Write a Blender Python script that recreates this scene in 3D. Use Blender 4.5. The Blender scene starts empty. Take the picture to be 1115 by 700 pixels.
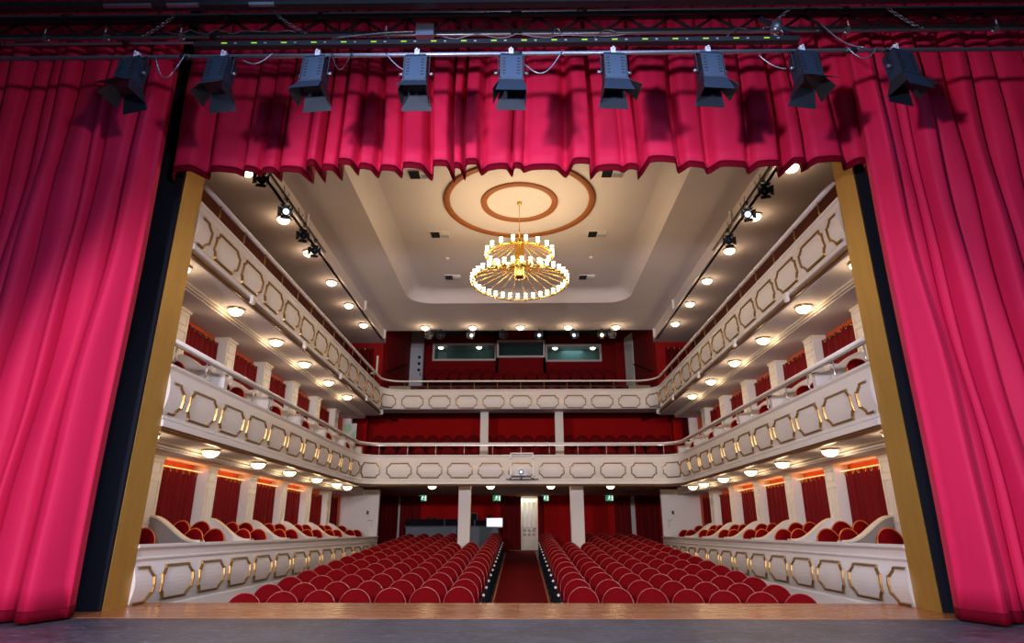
import bpy, bmesh, math, random
from mathutils import Vector, Matrix
random.seed(7)
C = bpy.context.scene.collection
PI = math.pi
sin, cos = math.sin, math.cos

# ------------------------------------------------------------------ materials
def mat(name, col, rough=.5, metal=0, noise=0, nscale=6, bump=0, bscale=60, sheen=0, coat=0, stretch=None, spec=None):
    m = bpy.data.materials.new(name); m.use_nodes = True
    nt = m.node_tree; b = nt.nodes['Principled BSDF']
    b.inputs['Base Color'].default_value = (*col, 1)
    b.inputs['Roughness'].default_value = rough
    b.inputs['Metallic'].default_value = metal
    if spec is not None: b.inputs['Specular IOR Level'].default_value = spec
    if sheen:
        b.inputs['Sheen Weight'].default_value = sheen
        b.inputs['Sheen Roughness'].default_value = .4
        b.inputs['Sheen Tint'].default_value = (*[min(1, c*1.1+.05) for c in col], 1)
    if coat: b.inputs['Coat Weight'].default_value = coat; b.inputs['Coat Roughness'].default_value = .12
    tc = nt.nodes.new('ShaderNodeTexCoord')
    src = tc.outputs['Object']
    if stretch:
        mp = nt.nodes.new('ShaderNodeMapping'); mp.inputs['Scale'].default_value = stretch
        nt.links.new(src, mp.inputs['Vector']); src = mp.outputs['Vector']
    if noise:
        n = nt.nodes.new('ShaderNodeTexNoise'); n.inputs['Scale'].default_value = nscale; n.inputs['Detail'].default_value = 5
        nt.links.new(src, n.inputs['Vector'])
        mx = nt.nodes.new('ShaderNodeMixRGB'); mx.blend_type = 'MIX'
        mx.inputs[1].default_value = (*[max(0, c*(1-noise)) for c in col], 1)
        mx.inputs[2].default_value = (*[min(1, c*(1+noise)) for c in col], 1)
        nt.links.new(n.outputs['Fac'], mx.inputs[0]); nt.links.new(mx.outputs[0], b.inputs['Base Color'])
    if bump:
        n2 = nt.nodes.new('ShaderNodeTexNoise'); n2.inputs['Scale'].default_value = bscale; n2.inputs['Detail'].default_value = 3
        nt.links.new(src, n2.inputs['Vector'])
        bp = nt.nodes.new('ShaderNodeBump'); bp.inputs['Strength'].default_value = bump; bp.inputs['Distance'].default_value = .01
        nt.links.new(n2.outputs['Fac'], bp.inputs['Height']); nt.links.new(bp.outputs[0], b.inputs['Normal'])
    return m

def emat(name, col, strength, sample=False):
    m = bpy.data.materials.new(name); m.use_nodes = True
    nt = m.node_tree; b = nt.nodes['Principled BSDF']
    b.inputs['Base Color'].default_value = (*[min(1, c) for c in col], 1)
    b.inputs['Emission Color'].default_value = (*col, 1)
    b.inputs['Emission Strength'].default_value = strength
    if not sample: m.cycles.emission_sampling = 'NONE'
    return m

def planks(name, c1, c2, rough, scale):
    m = bpy.data.materials.new(name); m.use_nodes = True
    nt = m.node_tree; b = nt.nodes['Principled BSDF']
    tc = nt.nodes.new('ShaderNodeTexCoord')
    br = nt.nodes.new('ShaderNodeTexBrick')
    br.inputs['Color1'].default_value = (*c1, 1); br.inputs['Color2'].default_value = (*c2, 1)
    br.inputs['Mortar'].default_value = (*[c*.45 for c in c1], 1)
    br.inputs['Scale'].default_value = scale; br.inputs['Mortar Size'].default_value = .006
    br.inputs['Brick Width'].default_value = .9; br.inputs['Row Height'].default_value = .085; br.inputs['Bias'].default_value = 0
    n = nt.nodes.new('ShaderNodeTexNoise'); n.inputs['Scale'].default_value = 3; n.inputs['Detail'].default_value = 6
    mp = nt.nodes.new('ShaderNodeMapping'); mp.inputs['Scale'].default_value = (1.2, 22, 1)
    nt.links.new(tc.outputs['Object'], br.inputs['Vector']); nt.links.new(tc.outputs['Object'], mp.inputs['Vector'])
    nt.links.new(mp.outputs['Vector'], n.inputs['Vector'])
    mx = nt.nodes.new('ShaderNodeMixRGB'); mx.blend_type = 'MULTIPLY'; mx.inputs[0].default_value = .6
    rp = nt.nodes.new('ShaderNodeValToRGB'); rp.color_ramp.elements[0].color = (.5, .42, .38, 1); rp.color_ramp.elements[1].color = (1.25, 1.2, 1.15, 1)
    nt.links.new(n.outputs['Fac'], rp.inputs['Fac']); nt.links.new(br.outputs['Color'], mx.inputs[1]); nt.links.new(rp.outputs[0], mx.inputs[2])
    nt.links.new(mx.outputs[0], b.inputs['Base Color']); b.inputs['Roughness'].default_value = rough
    return m

def stage_mat():
    m = bpy.data.materials.new('stage_dance_floor'); m.use_nodes = True
    nt = m.node_tree; b = nt.nodes['Principled BSDF']
    tc = nt.nodes.new('ShaderNodeTexCoord')
    n = nt.nodes.new('ShaderNodeTexNoise'); n.inputs['Scale'].default_value = 1.7; n.inputs['Detail'].default_value = 8; n.inputs['Roughness'].default_value = .7
    nt.links.new(tc.outputs['Object'], n.inputs['Vector'])
    rp = nt.nodes.new('ShaderNodeValToRGB')
    rp.color_ramp.elements[0].position = .35; rp.color_ramp.elements[0].color = (.019, .020, .028, 1)
    rp.color_ramp.elements[1].position = .7; rp.color_ramp.elements[1].color = (.070, .072, .095, 1)
    nt.links.new(n.outputs['Fac'], rp.inputs['Fac'])
    w = nt.nodes.new('ShaderNodeTexNoise'); w.inputs['Scale'].default_value = 5; w.inputs['Detail'].default_value = 10; w.inputs['Distortion'].default_value = 3
    mp = nt.nodes.new('ShaderNodeMapping'); mp.inputs['Scale'].default_value = (.7, 3.5, 1); mp.inputs['Rotation'].default_value = (0, 0, .5)
    nt.links.new(tc.outputs['Object'], mp.inputs['Vector']); nt.links.new(mp.outputs['Vector'], w.inputs['Vector'])
    r2 = nt.nodes.new('ShaderNodeValToRGB'); r2.color_ramp.elements[0].position = .56; r2.color_ramp.elements[0].color = (0, 0, 0, 1)
    r2.color_ramp.elements[1].position = .66; r2.color_ramp.elements[1].color = (.22, .22, .25, 1)
    nt.links.new(w.outputs['Fac'], r2.inputs['Fac'])
    ad = nt.nodes.new('ShaderNodeMixRGB'); ad.blend_type = 'ADD'; ad.inputs[0].default_value = .6
    nt.links.new(rp.outputs[0], ad.inputs[1]); nt.links.new(r2.outputs[0], ad.inputs[2]); nt.links.new(ad.outputs[0], b.inputs['Base Color'])
    b.inputs['Roughness'].default_value = .5
    return m

SCEIL = mat('ceiling_plaster_shaded_side', (.50, .43, .43), .85, noise=.04, nscale=1.2)  # darker copy of the ceiling plaster, shade of the side ceilings in its colour
WHITE = mat('cream_white_paint', (.80, .77, .74), .45, noise=.04, nscale=3)
PLASTER = mat('white_plaster', (.74, .71, .70), .7, noise=.04, nscale=2)
CEIL = mat('ceiling_plaster', (.66, .60, .60), .85, noise=.04, nscale=1.2)
CREAM = mat('cream_moulding_paint', (.78, .70, .56), .7, noise=.05)
GREYP = mat('grey_painted_plaster', (.42, .43, .48), .8)
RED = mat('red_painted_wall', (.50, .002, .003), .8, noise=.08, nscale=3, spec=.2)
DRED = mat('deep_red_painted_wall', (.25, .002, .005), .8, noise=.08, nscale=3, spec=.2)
ORANGE = mat('orange_red_painted_wall', (.74, .11, .025), .8, noise=.06, nscale=3)
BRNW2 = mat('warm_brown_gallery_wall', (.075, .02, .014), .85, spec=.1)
BROWNW = mat('dark_brown_panel', (.10, .035, .02), .7)
GOLD = mat('brass_gilt', (.32, .18, .05), .32, metal=.7, noise=.25, nscale=9)
BRASS = mat('polished_brass', (.85, .55, .14), .22, metal=1)
PGOLD = mat('painted_gold_jamb', (.44, .26, .05), .48, metal=.35, noise=.22, nscale=2.2, stretch=(3, 3, .5), bump=.25, bscale=20)
BRONZE = mat('brown_bronze_band', (.20, .10, .035), .4, metal=.3)
RINGB = mat('caramel_stucco_ring', (.27, .08, .015), .5)
VELVET = mat('crimson_velour', (.64, .011, .082), .7, noise=.12, nscale=4, sheen=.3, stretch=(1, 1, .15), spec=.3)
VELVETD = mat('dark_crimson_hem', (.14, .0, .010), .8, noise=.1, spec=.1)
DRAPE2 = mat('near_black_red_drape', (.085, .001, .004), .8, noise=.15, spec=.1)
DRAPE = mat('dark_red_box_drape', (.17, .001, .004), .75, noise=.15, nscale=6, spec=.2)
SEATR = mat('red_seat_velvet', (.165, .0005, .003), .8, noise=.12, nscale=14, spec=.08)
SEATD = mat('dark_red_seat_velvet', (.20, .002, .005), .75, noise=.10, nscale=14, spec=.2)
PIPE_W = mat('pale_red_piping', (.42, .07, .06), .22)
PIPE_O = mat('orange_piping', (.80, .20, .04), .45)
BLACK = mat('black_metal', (.018, .020, .025), .45, metal=.2)
BLACKC = mat('black_cloth', (.012, .014, .022), .95, spec=.1)
LAMPM = mat('blue_black_lamp_housing', (.024, .038, .068), .42, metal=.35, noise=.15, nscale=8)
STEEL = mat('weathered_steel_tube', (.30, .33, .40), .35, metal=.8, noise=.2, nscale=10)
CHROME = mat('satin_steel', (.62, .58, .54), .3, metal=.8)
RAILW = mat('pale_painted_rail', (.86, .82, .78), .35)
CARPET = mat('dark_red_carpet', (.16, .006, .008), .95, noise=.2, nscale=40, bump=.3, bscale=120, spec=.05)
CARPETE = mat('ochre_carpet_edge', (.50, .15, .05), .8)
HFLOOR = mat('dark_hall_floor', (.03, .035, .04), .6, noise=.2)
GREYB = mat('blue_grey_desk_panel', (.16, .20, .26), .6)
GREYD = mat('shadow_grey_partition', (.30, .25, .23), .7)  # white partition toned grey-brown, its shadow painted into the colour
WOODDK = mat('dark_wood_rail', (.04, .008, .005), .8, spec=.1)
OLIVE = mat('olive_beige_board', (.30, .26, .17), .6)
TEAL = mat('teal_grey_booth_wall', (.12, .20, .20), .7)
DOORM = mat('pale_ivory_door', (.78, .76, .62), .4)
PORT = mat('dark_door_glass', (.02, .025, .04), .15)
STAGE = stage_mat()
APRON = planks('oak_apron_boards', (.52, .185, .058), (.36, .12, .036), .27, 1.0)
GLOBE = emat('lit_glass_bowl', (1, .86, .62), 5.5)
TULIP = emat('lit_tulip_glass', (1, .80, .50), 9)
STRIP = emat('warm_light_strip', (1, .36, .10), 3.5)
SCREEN = emat('lit_white_screen', (.95, .95, 1), 1.1)
EXITG = emat('green_exit_panel', (.02, .35, .16), .5)
EXITW = emat('white_exit_figure', (.8, 1, .9), 1.0)
LEDG = emat('green_led', (.40, .75, .05), .8)
LENSB = emat('lit_lens', (.6, .75, 1), 1.6)
LENSW = emat('lit_lens_warm', (1, .8, .5), 3)
HALO = mat('pale_sticker', (.6, .66, .75), .4)
GREEN = mat('light_green_glass', (.35, .72, .45), .4)

def glass():
    m = bpy.data.materials.new('booth_glass'); m.use_nodes = True
    nt = m.node_tree; nt.nodes.clear()
    o = nt.nodes.new('ShaderNodeOutputMaterial'); mx = nt.nodes.new('ShaderNodeMixShader')
    t = nt.nodes.new('ShaderNodeBsdfTransparent'); t.inputs[0].default_value = (.8, .9, .9, 1)
    g = nt.nodes.new('ShaderNodeBsdfGlossy'); g.inputs['Roughness'].default_value = .02
    mx.inputs[0].default_value = .14
    nt.links.new(t.outputs[0], mx.inputs[1]); nt.links.new(g.outputs[0], mx.inputs[2]); nt.links.new(mx.outputs[0], o.inputs[0])
    return m
GLASS = glass()

# ------------------------------------------------------------------ mesh builder
class MB:
    def __init__(s): s.v = []; s.f = []; s.sm = []
    def add(s, vs, fs, smooth=False):
        n = len(s.v); s.v += [tuple(v) for v in vs]
        for f in fs: s.f.append(tuple(i+n for i in f)); s.sm.append(smooth)
        return s
    def box(s, x0, x1, y0, y1, z0, z1, m=None):
        vs = [(x, y, z) for x in (x0, x1) for y in (y0, y1) for z in (z0, z1)]
        if m is not None: vs = [m @ Vector(v) for v in vs]
        return s.add(vs, [(0,1,3,2), (4,6,7,5), (0,4,5,1), (2,3,7,6), (0,2,6,4), (1,5,7,3)])
    def bar(s, a, b, w, h, up=(0,0,1)):
        a = Vector(a); b = Vector(b); d = (b-a).normalized(); u = Vector(up)
        r = d.cross(u)
        if r.length < 1e-4: r = d.cross(Vector((1, 0, 0)))
        r.normalize(); u = r.cross(d).normalized()
        vs = [p + r*i*w/2 + u*j*h/2 for p in (a, b) for i, j in ((-1,-1), (1,-1), (1,1), (-1,1))]
        return s.add(vs, [(0,3,2,1), (4,5,6,7), (0,1,5,4), (1,2,6,5), (2,3,7,6), (3,0,4,7)])
    def tube(s, pts, r, n=8, closed=False, caps=True):
        pts = [Vector(p) for p in pts]; N = len(pts); vs = []
        for i, p in enumerate(pts):
            if closed: d = pts[(i+1) % N]-pts[i-1]
            else: d = pts[min(i+1, N-1)]-pts[max(i-1, 0)]
            d.normalize(); u = Vector((0, 0, 1)) if abs(d.z) < .9 else Vector((1, 0, 0))
            a = d.cross(u).normalized(); b = a.cross(d)
            rr = r[i] if isinstance(r, (list, tuple)) else r
            vs += [p + a*rr*cos(2*PI*k/n) + b*rr*sin(2*PI*k/n) for k in range(n)]
        fs = []
        for i in range(N if closed else N-1):
            j = (i+1) % N
            fs += [(i*n+k, i*n+(k+1) % n, j*n+(k+1) % n, j*n+k) for k in range(n)]
        s.add(vs, fs, True)
        if caps and not closed:
            s.add(vs[:n], [tuple(range(n))]); s.add(vs[-n:], [tuple(reversed(range(n)))])
        return s
    def lathe(s, prof, c=(0,0,0), n=16, m=None):
        vs = [(c[0]+r*cos(2*PI*k/n), c[1]+r*sin(2*PI*k/n), c[2]+z) for r, z in prof for k in range(n)]
        if m is not None: vs = [m @ Vector(v) for v in vs]
        fs = [(i*n+k, i*n+(k+1) % n, (i+1)*n+(k+1) % n, (i+1)*n+k) for i in range(len(prof)-1) for k in range(n)]
        return s.add(vs, fs, True)
    def prism(s, poly, axis, a, b):
        # poly in the two other axes
        def P(p, t):
            return (t, p[0], p[1]) if axis == 'x' else (p[0], t, p[1]) if axis == 'y' else (p[0], p[1], t)
        n = len(poly); vs = [P(p, a) for p in poly]+[P(p, b) for p in poly]
        return s.add(vs, [tuple(range(n)), tuple(range(2*n-1, n-1, -1))]+[(i, i+n, (i+1) % n+n, (i+1) % n) for i in range(n)])
    def grid(s, rows, smooth=True, closed=False):
        n = len(rows[0]); vs = [p for r in rows for p in r]
        fs = [(i*n+k, i*n+(k+1) % n, (i+1)*n+(k+1) % n, (i+1)*n+k) for i in range(len(rows)-1) for k in range(n if closed else n-1)]
        return s.add(vs, fs, smooth)
    def mesh(s, name, mt, origin=(0,0,0)):
        me = bpy.data.meshes.new(name)
        o = Vector(origin)
        me.from_pydata([tuple(Vector(v)-o) for v in s.v], [], s.f)
        me.polygons.foreach_set('use_smooth', s.sm)
        me.materials.append(mt); me.update()
        bm = bmesh.new(); bm.from_mesh(me)
        bmesh.ops.remove_doubles(bm, verts=bm.verts, dist=1e-5) if len(s.v) < 4000 else None
        bmesh.ops.recalc_face_normals(bm, faces=bm.faces); bm.to_mesh(me); bm.free()
        return me
    def build(s, name, mt, parent=None, loc=None):
        if parent is not None: org = world(parent)
        elif loc is not None: org = Vector(loc)
        else:
            xs = [v[0] for v in s.v]; ys = [v[1] for v in s.v]; zs = [v[2] for v in s.v]
            org = Vector(((min(xs)+max(xs))/2, (min(ys)+max(ys))/2, min(zs)))
        o = bpy.data.objects.new(name, s.mesh(name, mt, org)); C.objects.link(o)
        if parent is not None: o.parent = parent
        else: o.location = org
        return o
def world(o):
    v = Vector((0, 0, 0))
    while o is not None: v += o.location; o = o.parent
    return v
def tag(o, label=None, cat=None, group=None, kind=None):
    if label: o['label'] = label
    if cat: o['category'] = cat
    if group: o['group'] = group
    if kind: o['kind'] = kind
    return o
def thing(name, loc, label, cat, group=None):
    o = bpy.data.objects.new(name, None); C.objects.link(o); o.location = loc; o.empty_display_size = .1
    return tag(o, label, cat, group)
def struct(name, mb, mt): return tag(mb.build(name, mt), kind='structure')
def dup(root, loc, rz=0, label=None, group=None, skip=()):
    r = root.copy(); C.objects.link(r); r.location = loc; r.rotation_euler = (0, 0, rz)
    if label: r['label'] = label
    if group: r['group'] = group
    for ch in root.children:
        if ch.name.split('.')[0] in skip: continue
        c = ch.copy(); C.objects.link(c); c.parent = r
        for g in ch.children:
            d = g.copy(); C.objects.link(d); d.parent = c
    return r
ORD = 'first second third fourth fifth sixth seventh eighth ninth tenth eleventh twelfth thirteenth fourteenth fifteenth sixteenth seventeenth eighteenth nineteenth twentieth'.split()
SN = {-1: 'left', 1: 'right'}

# ------------------------------------------------------------------ camera
F = 676.; TH = math.radians(18.67)
cd = bpy.data.cameras.new('camera'); cd.sensor_width = 36; cd.lens = F/1115*36; cd.clip_end = 200; cd.clip_start = .05
cam = bpy.data.objects.new('camera', cd); C.objects.link(cam)
cam.location = (.03, 0, .9); cam.rotation_euler = (PI/2+TH, 0, math.atan(9.5*cos(TH)/F))
bpy.context.scene.camera = cam

# ------------------------------------------------------------------ setting: stage
YP0, YP1, XJ = 8.0, 8.5, 4.93
def slope(y): return -.866+(y-10.7)*.0548
struct('stage_floor', MB().box(-10, 10, -5, 7.42, -.3, 0), STAGE)
struct('stage_apron_floor', MB().box(-5.6, 5.6, 7.42, 8.93, -.05, 0.004), APRON)
struct('wall_stage_front', MB().box(-5.0, 5.0, 8.75, 8.90, -1.3, -.05), BLACK)
for sx in (-1, 1):
    a, b = sorted((sx*XJ, sx*(XJ+.12)))
    struct('trim_%d' % (1 if sx < 0 else 2), MB().box(a, b, YP0, YP1, 0.004, 6.6), PGOLD)
    a, b = sorted((sx*(XJ+.12), sx*9))
    struct('wall_stage_%s' % SN[sx], MB().box(a, b, YP0+.06, YP1, 0.004, 11), BLACKC)
    a, b = sorted((sx*(XJ+.005), sx*6.5))
    t = tag(MB().box(a, b, YP0-.05, YP0-.005, 0.006, 7.2).build('masking_leg', BLACKC), 'flat black masking leg between gold jamb and %s stage curtain' % SN[sx], 'masking drape')
struct('wall_proscenium_header', MB().box(-5.2, 5.2, YP0+.06, YP1, 6.6, 11), BLACKC)
struct('trim_3', MB().box(-XJ-.12, XJ+.12, YP0, YP1, 6.6, 6.8), PGOLD)

# ------------------------------------------------------------------ setting: hall shell
XW = 6.33
xs = [(-XW-.2, XW+.2)]
fl = MB()
for x0, x1 in ((-XW-.2, -.98), (-.98, .98), (.98, XW+.2)):
    fl.add([(x0, 8.9, slope(8.9)), (x1, 8.9, slope(8.9)), (x1, 28.6, slope(28.6)), (x0, 28.6, slope(28.6)),
            (x0, 8.9, slope(8.9)-.2), (x1, 8.9, slope(8.9)-.2), (x1, 28.6, slope(28.6)-.2), (x0, 28.6, slope(28.6)-.2)],
           [(0,1,2,3), (7,6,5,4), (0,4,5,1), (1,5,6,2), (2,6,7,3), (3,7,4,0)])
struct('floor', fl, HFLOOR)
cp = MB(); ce = [MB(), MB()]
def ribbon(mb, x0, x1, y0, y1, dz, th=.012):
    mb.add([(x0, y0, slope(y0)+dz), (x1, y0, slope(y0)+dz), (x1, y1, slope(y1)+dz), (x0, y1, slope(y1)+dz),
            (x0, y0, slope(y0)+dz-th), (x1, y0, slope(y0)+dz-th), (x1, y1, slope(y1)+dz-th), (x0, y1, slope(y1)+dz-th)],
           [(0,1,2,3), (7,6,5,4), (0,4,5,1), (1,5,6,2), (2,6,7,3), (3,7,4,0)])
rug = thing('aisle_carpet', (.03, 18, slope(18)+.012), 'dark red carpet runner with ochre edges along the central aisle', 'carpet')
ribbon(cp, -.58, .64, 9.0, 28.2, .014); cp.build('runner', CARPET, rug)
for x0 in (-.62, .64):
    m_ = MB(); ribbon(m_, x0, x0+.04, 9.0, 28.2, .018, .016); m_.build('edging', CARPETE, rug)

for sx in (-1, 1):
    n = SN[sx]
    a, b = sorted((sx*XW, sx*(XW+.2)))
    struct('wall_'+n, MB().box(a, b, YP1, 22.8, -1.2, 4.9), ORANGE)
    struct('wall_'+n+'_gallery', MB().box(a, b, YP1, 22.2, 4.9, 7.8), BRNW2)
    struct('wall_'+n+'_rear', MB().box(a, b, 22.8, 28.6, -1, 6.2), RED)
    # white end wall of the ground-floor boxes
    a, b = sorted((sx*4.97, sx*XW))
    struct('wall_'+n+'_end', MB().box(a, b, 22.75, 22.9, -.3, 2.3), WHITE)
    # slabs under side balconies
    for nm, z0, zi, zf in (('balcony', 2.22, 2.11, 2.68), ('gallery', 4.84, 4.73, 5.15)):
        a, b = sorted((sx*4.98, sx*5.56)); ye = 19.7 if nm == 'balcony' else 22.0
        struct('ceiling_%s_%s_edge' % (nm, n), MB().box(a, b, YP1, ye+.15, z0, z0+.14), CEIL)
        a, b = sorted((sx*5.56, sx*XW))
        struct('ceiling_%s_%s_inner' % (nm, n), MB().box(a, b, YP1, ye+.15 if nm == 'gallery' else 22.75, zi, z0+.14), CEIL)
        a, b = sorted((sx*5.08, sx*XW))
        struct('floor_%s_%s' % (nm, n), MB().box(a, b, YP1, ye+.1, z0+.14, zf), BROWNW)
        # cream cornice on the drop
        a, b = sorted((sx*5.50, sx*5.56)); mo = MB()
        mo.box(a, b, YP1, ye, zi+.02, zi+.05); mo.box(a, b, YP1, ye, z0-.035, z0)
        struct('trim_%s_%s_cornice' % (nm, n), mo, CREAM)
    a, b = sorted((sx*4.95, sx*(XW+.1)))
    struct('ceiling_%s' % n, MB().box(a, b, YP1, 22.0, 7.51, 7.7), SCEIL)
    a, b = sorted((sx*4.90, sx*5.02))
    struct('ceiling_beam_%s' % n, MB().box(a, b, YP1, 21.6, 7.51, 7.86), CEIL)
    # box floor, ground level, with the raised strip at the back
    a, b = sorted((sx*5.1, sx*XW))
    struct('floor_boxes_'+n, MB().box(a, b, YP1, 22.75, -.25, .02), BROWNW)
    for zf in (.02, 2.68):
        a, b = sorted((sx*5.86, sx*XW))
        struct('floor_box_step_'+n, MB().box(a, b, YP1, 22.7 if zf < 1 else 20.2, zf, zf+.13), BROWNW)

# main ceiling with the coved coffer
def rrect(hw, y0, y1, r, n=8):
    pts = []
    for cx, cy, a0 in ((hw-r, y1-r, 0), (-hw+r, y1-r, PI/2), (-hw+r, y0+r, PI), (hw-r, y0+r, 1.5*PI)):
        pts += [(cx+r*cos(a0+PI/2*k/n), cy+r*sin(a0+PI/2*k/n)) for k in range(n+1)]
    return pts
def fill_ring(outer, inner, z, th):
    bm = bmesh.new()
    vo = [bm.verts.new((x, y, z)) for x, y in outer]; eo = [bm.edges.new((vo[i], vo[(i+1) % len(vo)])) for i in range(len(vo))]
    if inner:
        vi = [bm.verts.new((x, y, z)) for x, y in inner]; eo += [bm.edges.new((vi[i], vi[(i+1) % len(vi)])) for i in range(len(vi))]
    bmesh.ops.triangle_fill(bm, use_beauty=True, edges=eo)
    g = bmesh.ops.extrude_face_region(bm, geom=list(bm.faces))
    bmesh.ops.translate(bm, vec=(0, 0, th), verts=[e for e in g['geom'] if isinstance(e, bmesh.types.BMVert)])
    mb = MB(); bm.verts.index_update()
    mb.add([tuple(v.co) for v in bm.verts], [tuple(v.index for v in f.verts) for f in bm.faces]); bm.free()
    return mb
struct('ceiling', fill_ring([(-5, YP1), (5, YP1), (5, 21.6), (-5, 21.6)], rrect(3.5, 8.7, 18.75, .75), 7.86, .12), CEIL)
rows = []
for k in range(9):
    t = k/8*PI/2; d = .42*(1-cos(t)); z = 7.86+.38*sin(t)
    rows.append([(x, y, z) for x, y in rrect(3.5-d, 8.7+d, 18.75-d, .75-d)])
struct('ceiling_coffer_cove', MB().grid(rows, True, True), CEIL)
struct('ceiling_coffer', MB().box(-3.9, 3.9, 8.6, 19, 8.24, 8.4), CEIL)
for k, R in enumerate((1.70, .83)):
    n = 72; prof = [(R-.07, 8.245), (R-.06, 8.20), (R-.02, 8.215), (R, 8.175), (R+.04, 8.215), (R+.07, 8.19), (R+.08, 8.245)]
    rows = [[(.03+r*cos(2*PI*i/n), 12.96+r*sin(2*PI*i/n), z) for i in range(n)] for r, z in prof]
    tag(MB().grid(rows, True, True).build('trim_%d' % (4+k), RINGB), kind='structure')
struct('wall_above_ceiling', MB().box(-5.2, 5.2, 21.6, 21.66, 7.87, 10.3), GREYP)

# columns between the boxes
def column(sx, k, lvl):
    y = 10.32+1.98*(k+1); z0, z1 = ((.02, 2.11), (2.68, 4.73))[lvl]
    x0, x1 = sorted((sx*6.05, sx*XW))
    c = thing('column', (sx*6.19, y+.2, z0), 'white square column at the %s box, %s box, %s side' % (ORD[k+1], ('ground floor', 'first balcony')[lvl], SN[sx]), 'column', 'columns between the side boxes')
    c['kind'] = 'structure'
    MB().box(x0, x1, y, y+.41, z0, z1).build('shaft', WHITE, c)
    cap = MB()
    a, b = sorted((sx*6.02, sx*(XW-.01)))
    cap.box(a+.015, b, y-.012, y+.422, z1-.05, z1-.002)
    cap.build('capital_moulding', CREAM, c)
    pn = MB(); xf = sx*6.05; e = .035
    for (ya, yb, za, zb) in ((y+.06, y+.35, z1-.40, z1-.42), (y+.06, y+.35, z0+1.0, z0+1.02), (y+.06, y+.08, z0+1.0, z1-.40), (y+.33, y+.35, z0+1.0, z1-.40),
                             (y+.06, y+.35, z1-.30, z1-.28), (y+.06, y+.35, z1-.10, z1-.12), (y+.06, y+.08, z1-.30, z1-.1), (y+.33, y+.35, z1-.30, z1-.1)):
        a, b = sorted((xf, xf-sx*.012)); pn.box(a, b, ya, yb, min(za, zb), max(za, zb))
    pn.build('panel_moulding', CREAM, c)
for sx in (-1, 1):
    for lvl in (0, 1):
        for k in range(-1, 5): column(sx, k, lvl)

# ------------------------------------------------------------------ balcony fronts (bowed U)
class UPath:
    def __init__(s, yb, r=.7): s.yb = yb; s.r = r; s.L = 4.95-r; s.a = PI*r/2
    def at(s, t):
        g = 1 if t >= 0 else -1; u = abs(t)
        if u <= s.L: return (g*u, s.yb, 0, -1)
        if u <= s.L+s.a:
            p = (u-s.L)/s.r; return (g*(s.L+s.r*sin(p)), s.yb-s.r+s.r*cos(p), -g*sin(p), -cos(p))
        return (g*4.95, s.yb-s.r-(u-s.L-s.a), -g, 0)
    def s_at_y(s, y, g): return g*(s.L+s.a+s.yb-s.r-y)
    def samples(s, y0=YP1):
        e = s.s_at_y(y0, 1); half = [0, s.L/2, s.L]+[s.L+s.a*k/14 for k in range(1, 15)]+[s.L+s.a+(e-s.L-s.a)*k/4 for k in range(1, 5)]
        return [-x for x in reversed(half[1:])]+half
class SPath:          # straight side parapet
    def __init__(s, g): s.g = g
    def at(s, t): return (s.g*4.95, t, -s.g, 0)
def sweep(path, ss, prof, smooth=False):
    rows = []
    for o, z in prof:
        row = []
        for t in ss:
            x, y, nx, ny = path.at(t); row.append((x+nx*o, y+ny*o, z))
        rows.append(row)
    mb = MB(); mb.grid(rows, smooth)
    n = len(ss)
    mb.add([r[0] for r in rows], [tuple(range(len(rows)))]); mb.add([r[-1] for r in rows], [tuple(range(len(rows)))])
    return mb
BUL = .065
def face_off(z, z0, z1): return BUL*sin(PI*max(0, min(1, (z-z0)/(z1-z0))))
def frame_strip(path, sc, w, z0, z1, f0, f1, parent, ymin=None):
    """gilt notched octagon lying on the bowed face"""
    c = .105; nt = .035; hw = w/2
    P = [(-hw+c, z1), (hw-c, z1), (hw-c, z1-nt), (hw-nt, z1-c), (hw, z1-c), (hw, z0+c), (hw-nt, z0+c), (hw-c, z0+nt), (hw-c, z0),
         (-hw+c, z0), (-hw+c, z0+nt), (-hw+nt, z0+c), (-hw, z0+c), (-hw, z1-c), (-hw+nt, z1-c), (-hw+c, z1-nt)]
    pts = []
    for i, (a, z) in enumerate(P):
        b, z2 = P[(i+1) % len(P)]; L = math.hypot(b-a, z2-z); m = max(1, int(L/.09))
        pts += [(a+(b-a)*k/m, z+(z2-z)*k/m) for k in range(m)]
    N = len(pts); cx = 0; cz = (z0+z1)/2; wd = .021
    rows = [[], [], [], []]
    for i, (a, z) in enumerate(pts):
        a0, za = pts[i-1]; b0, zb = pts[(i+1) % N]; dx, dz = b0-a0, zb-za; L = math.hypot(dx, dz) or 1
        nx, nz = dz/L, -dx/L
        for r, (w_, h_) in zip(rows, ((wd, -.004), (wd*.5, .028), (-wd*.5, .028), (-wd, -.004))):
            s_, zz = a+nx*w_, z+nz*w_
            x, y, ux, uy = path.at(sc+s_); o = face_off(zz, f0, f1)+h_
            r.append((x+ux*o, y+uy*o, zz))
    if ymin is not None:
        ok = [r_[1] >= ymin for r_ in rows[1]]
        st = next(i for i in range(N) if ok[i] and not ok[i-1]); idx = []
        i = st
        while ok[i % N] and len(idx) < N: idx.append(i % N); i += 1
        rows = [[r[j] for j in idx] for r in rows]
        MB().grid(rows+[rows[0]], False).build('panel_frame', GOLD, parent); return
    MB().grid(rows+[rows[0]], False, True).build('panel_frame', GOLD, parent)

def bowed_profile(z0, z1, n=10): return [(face_off(z0+(z1-z0)*k/n, z0, z1), z0+(z1-z0)*k/n) for k in range(n, -1, -1)]
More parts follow.
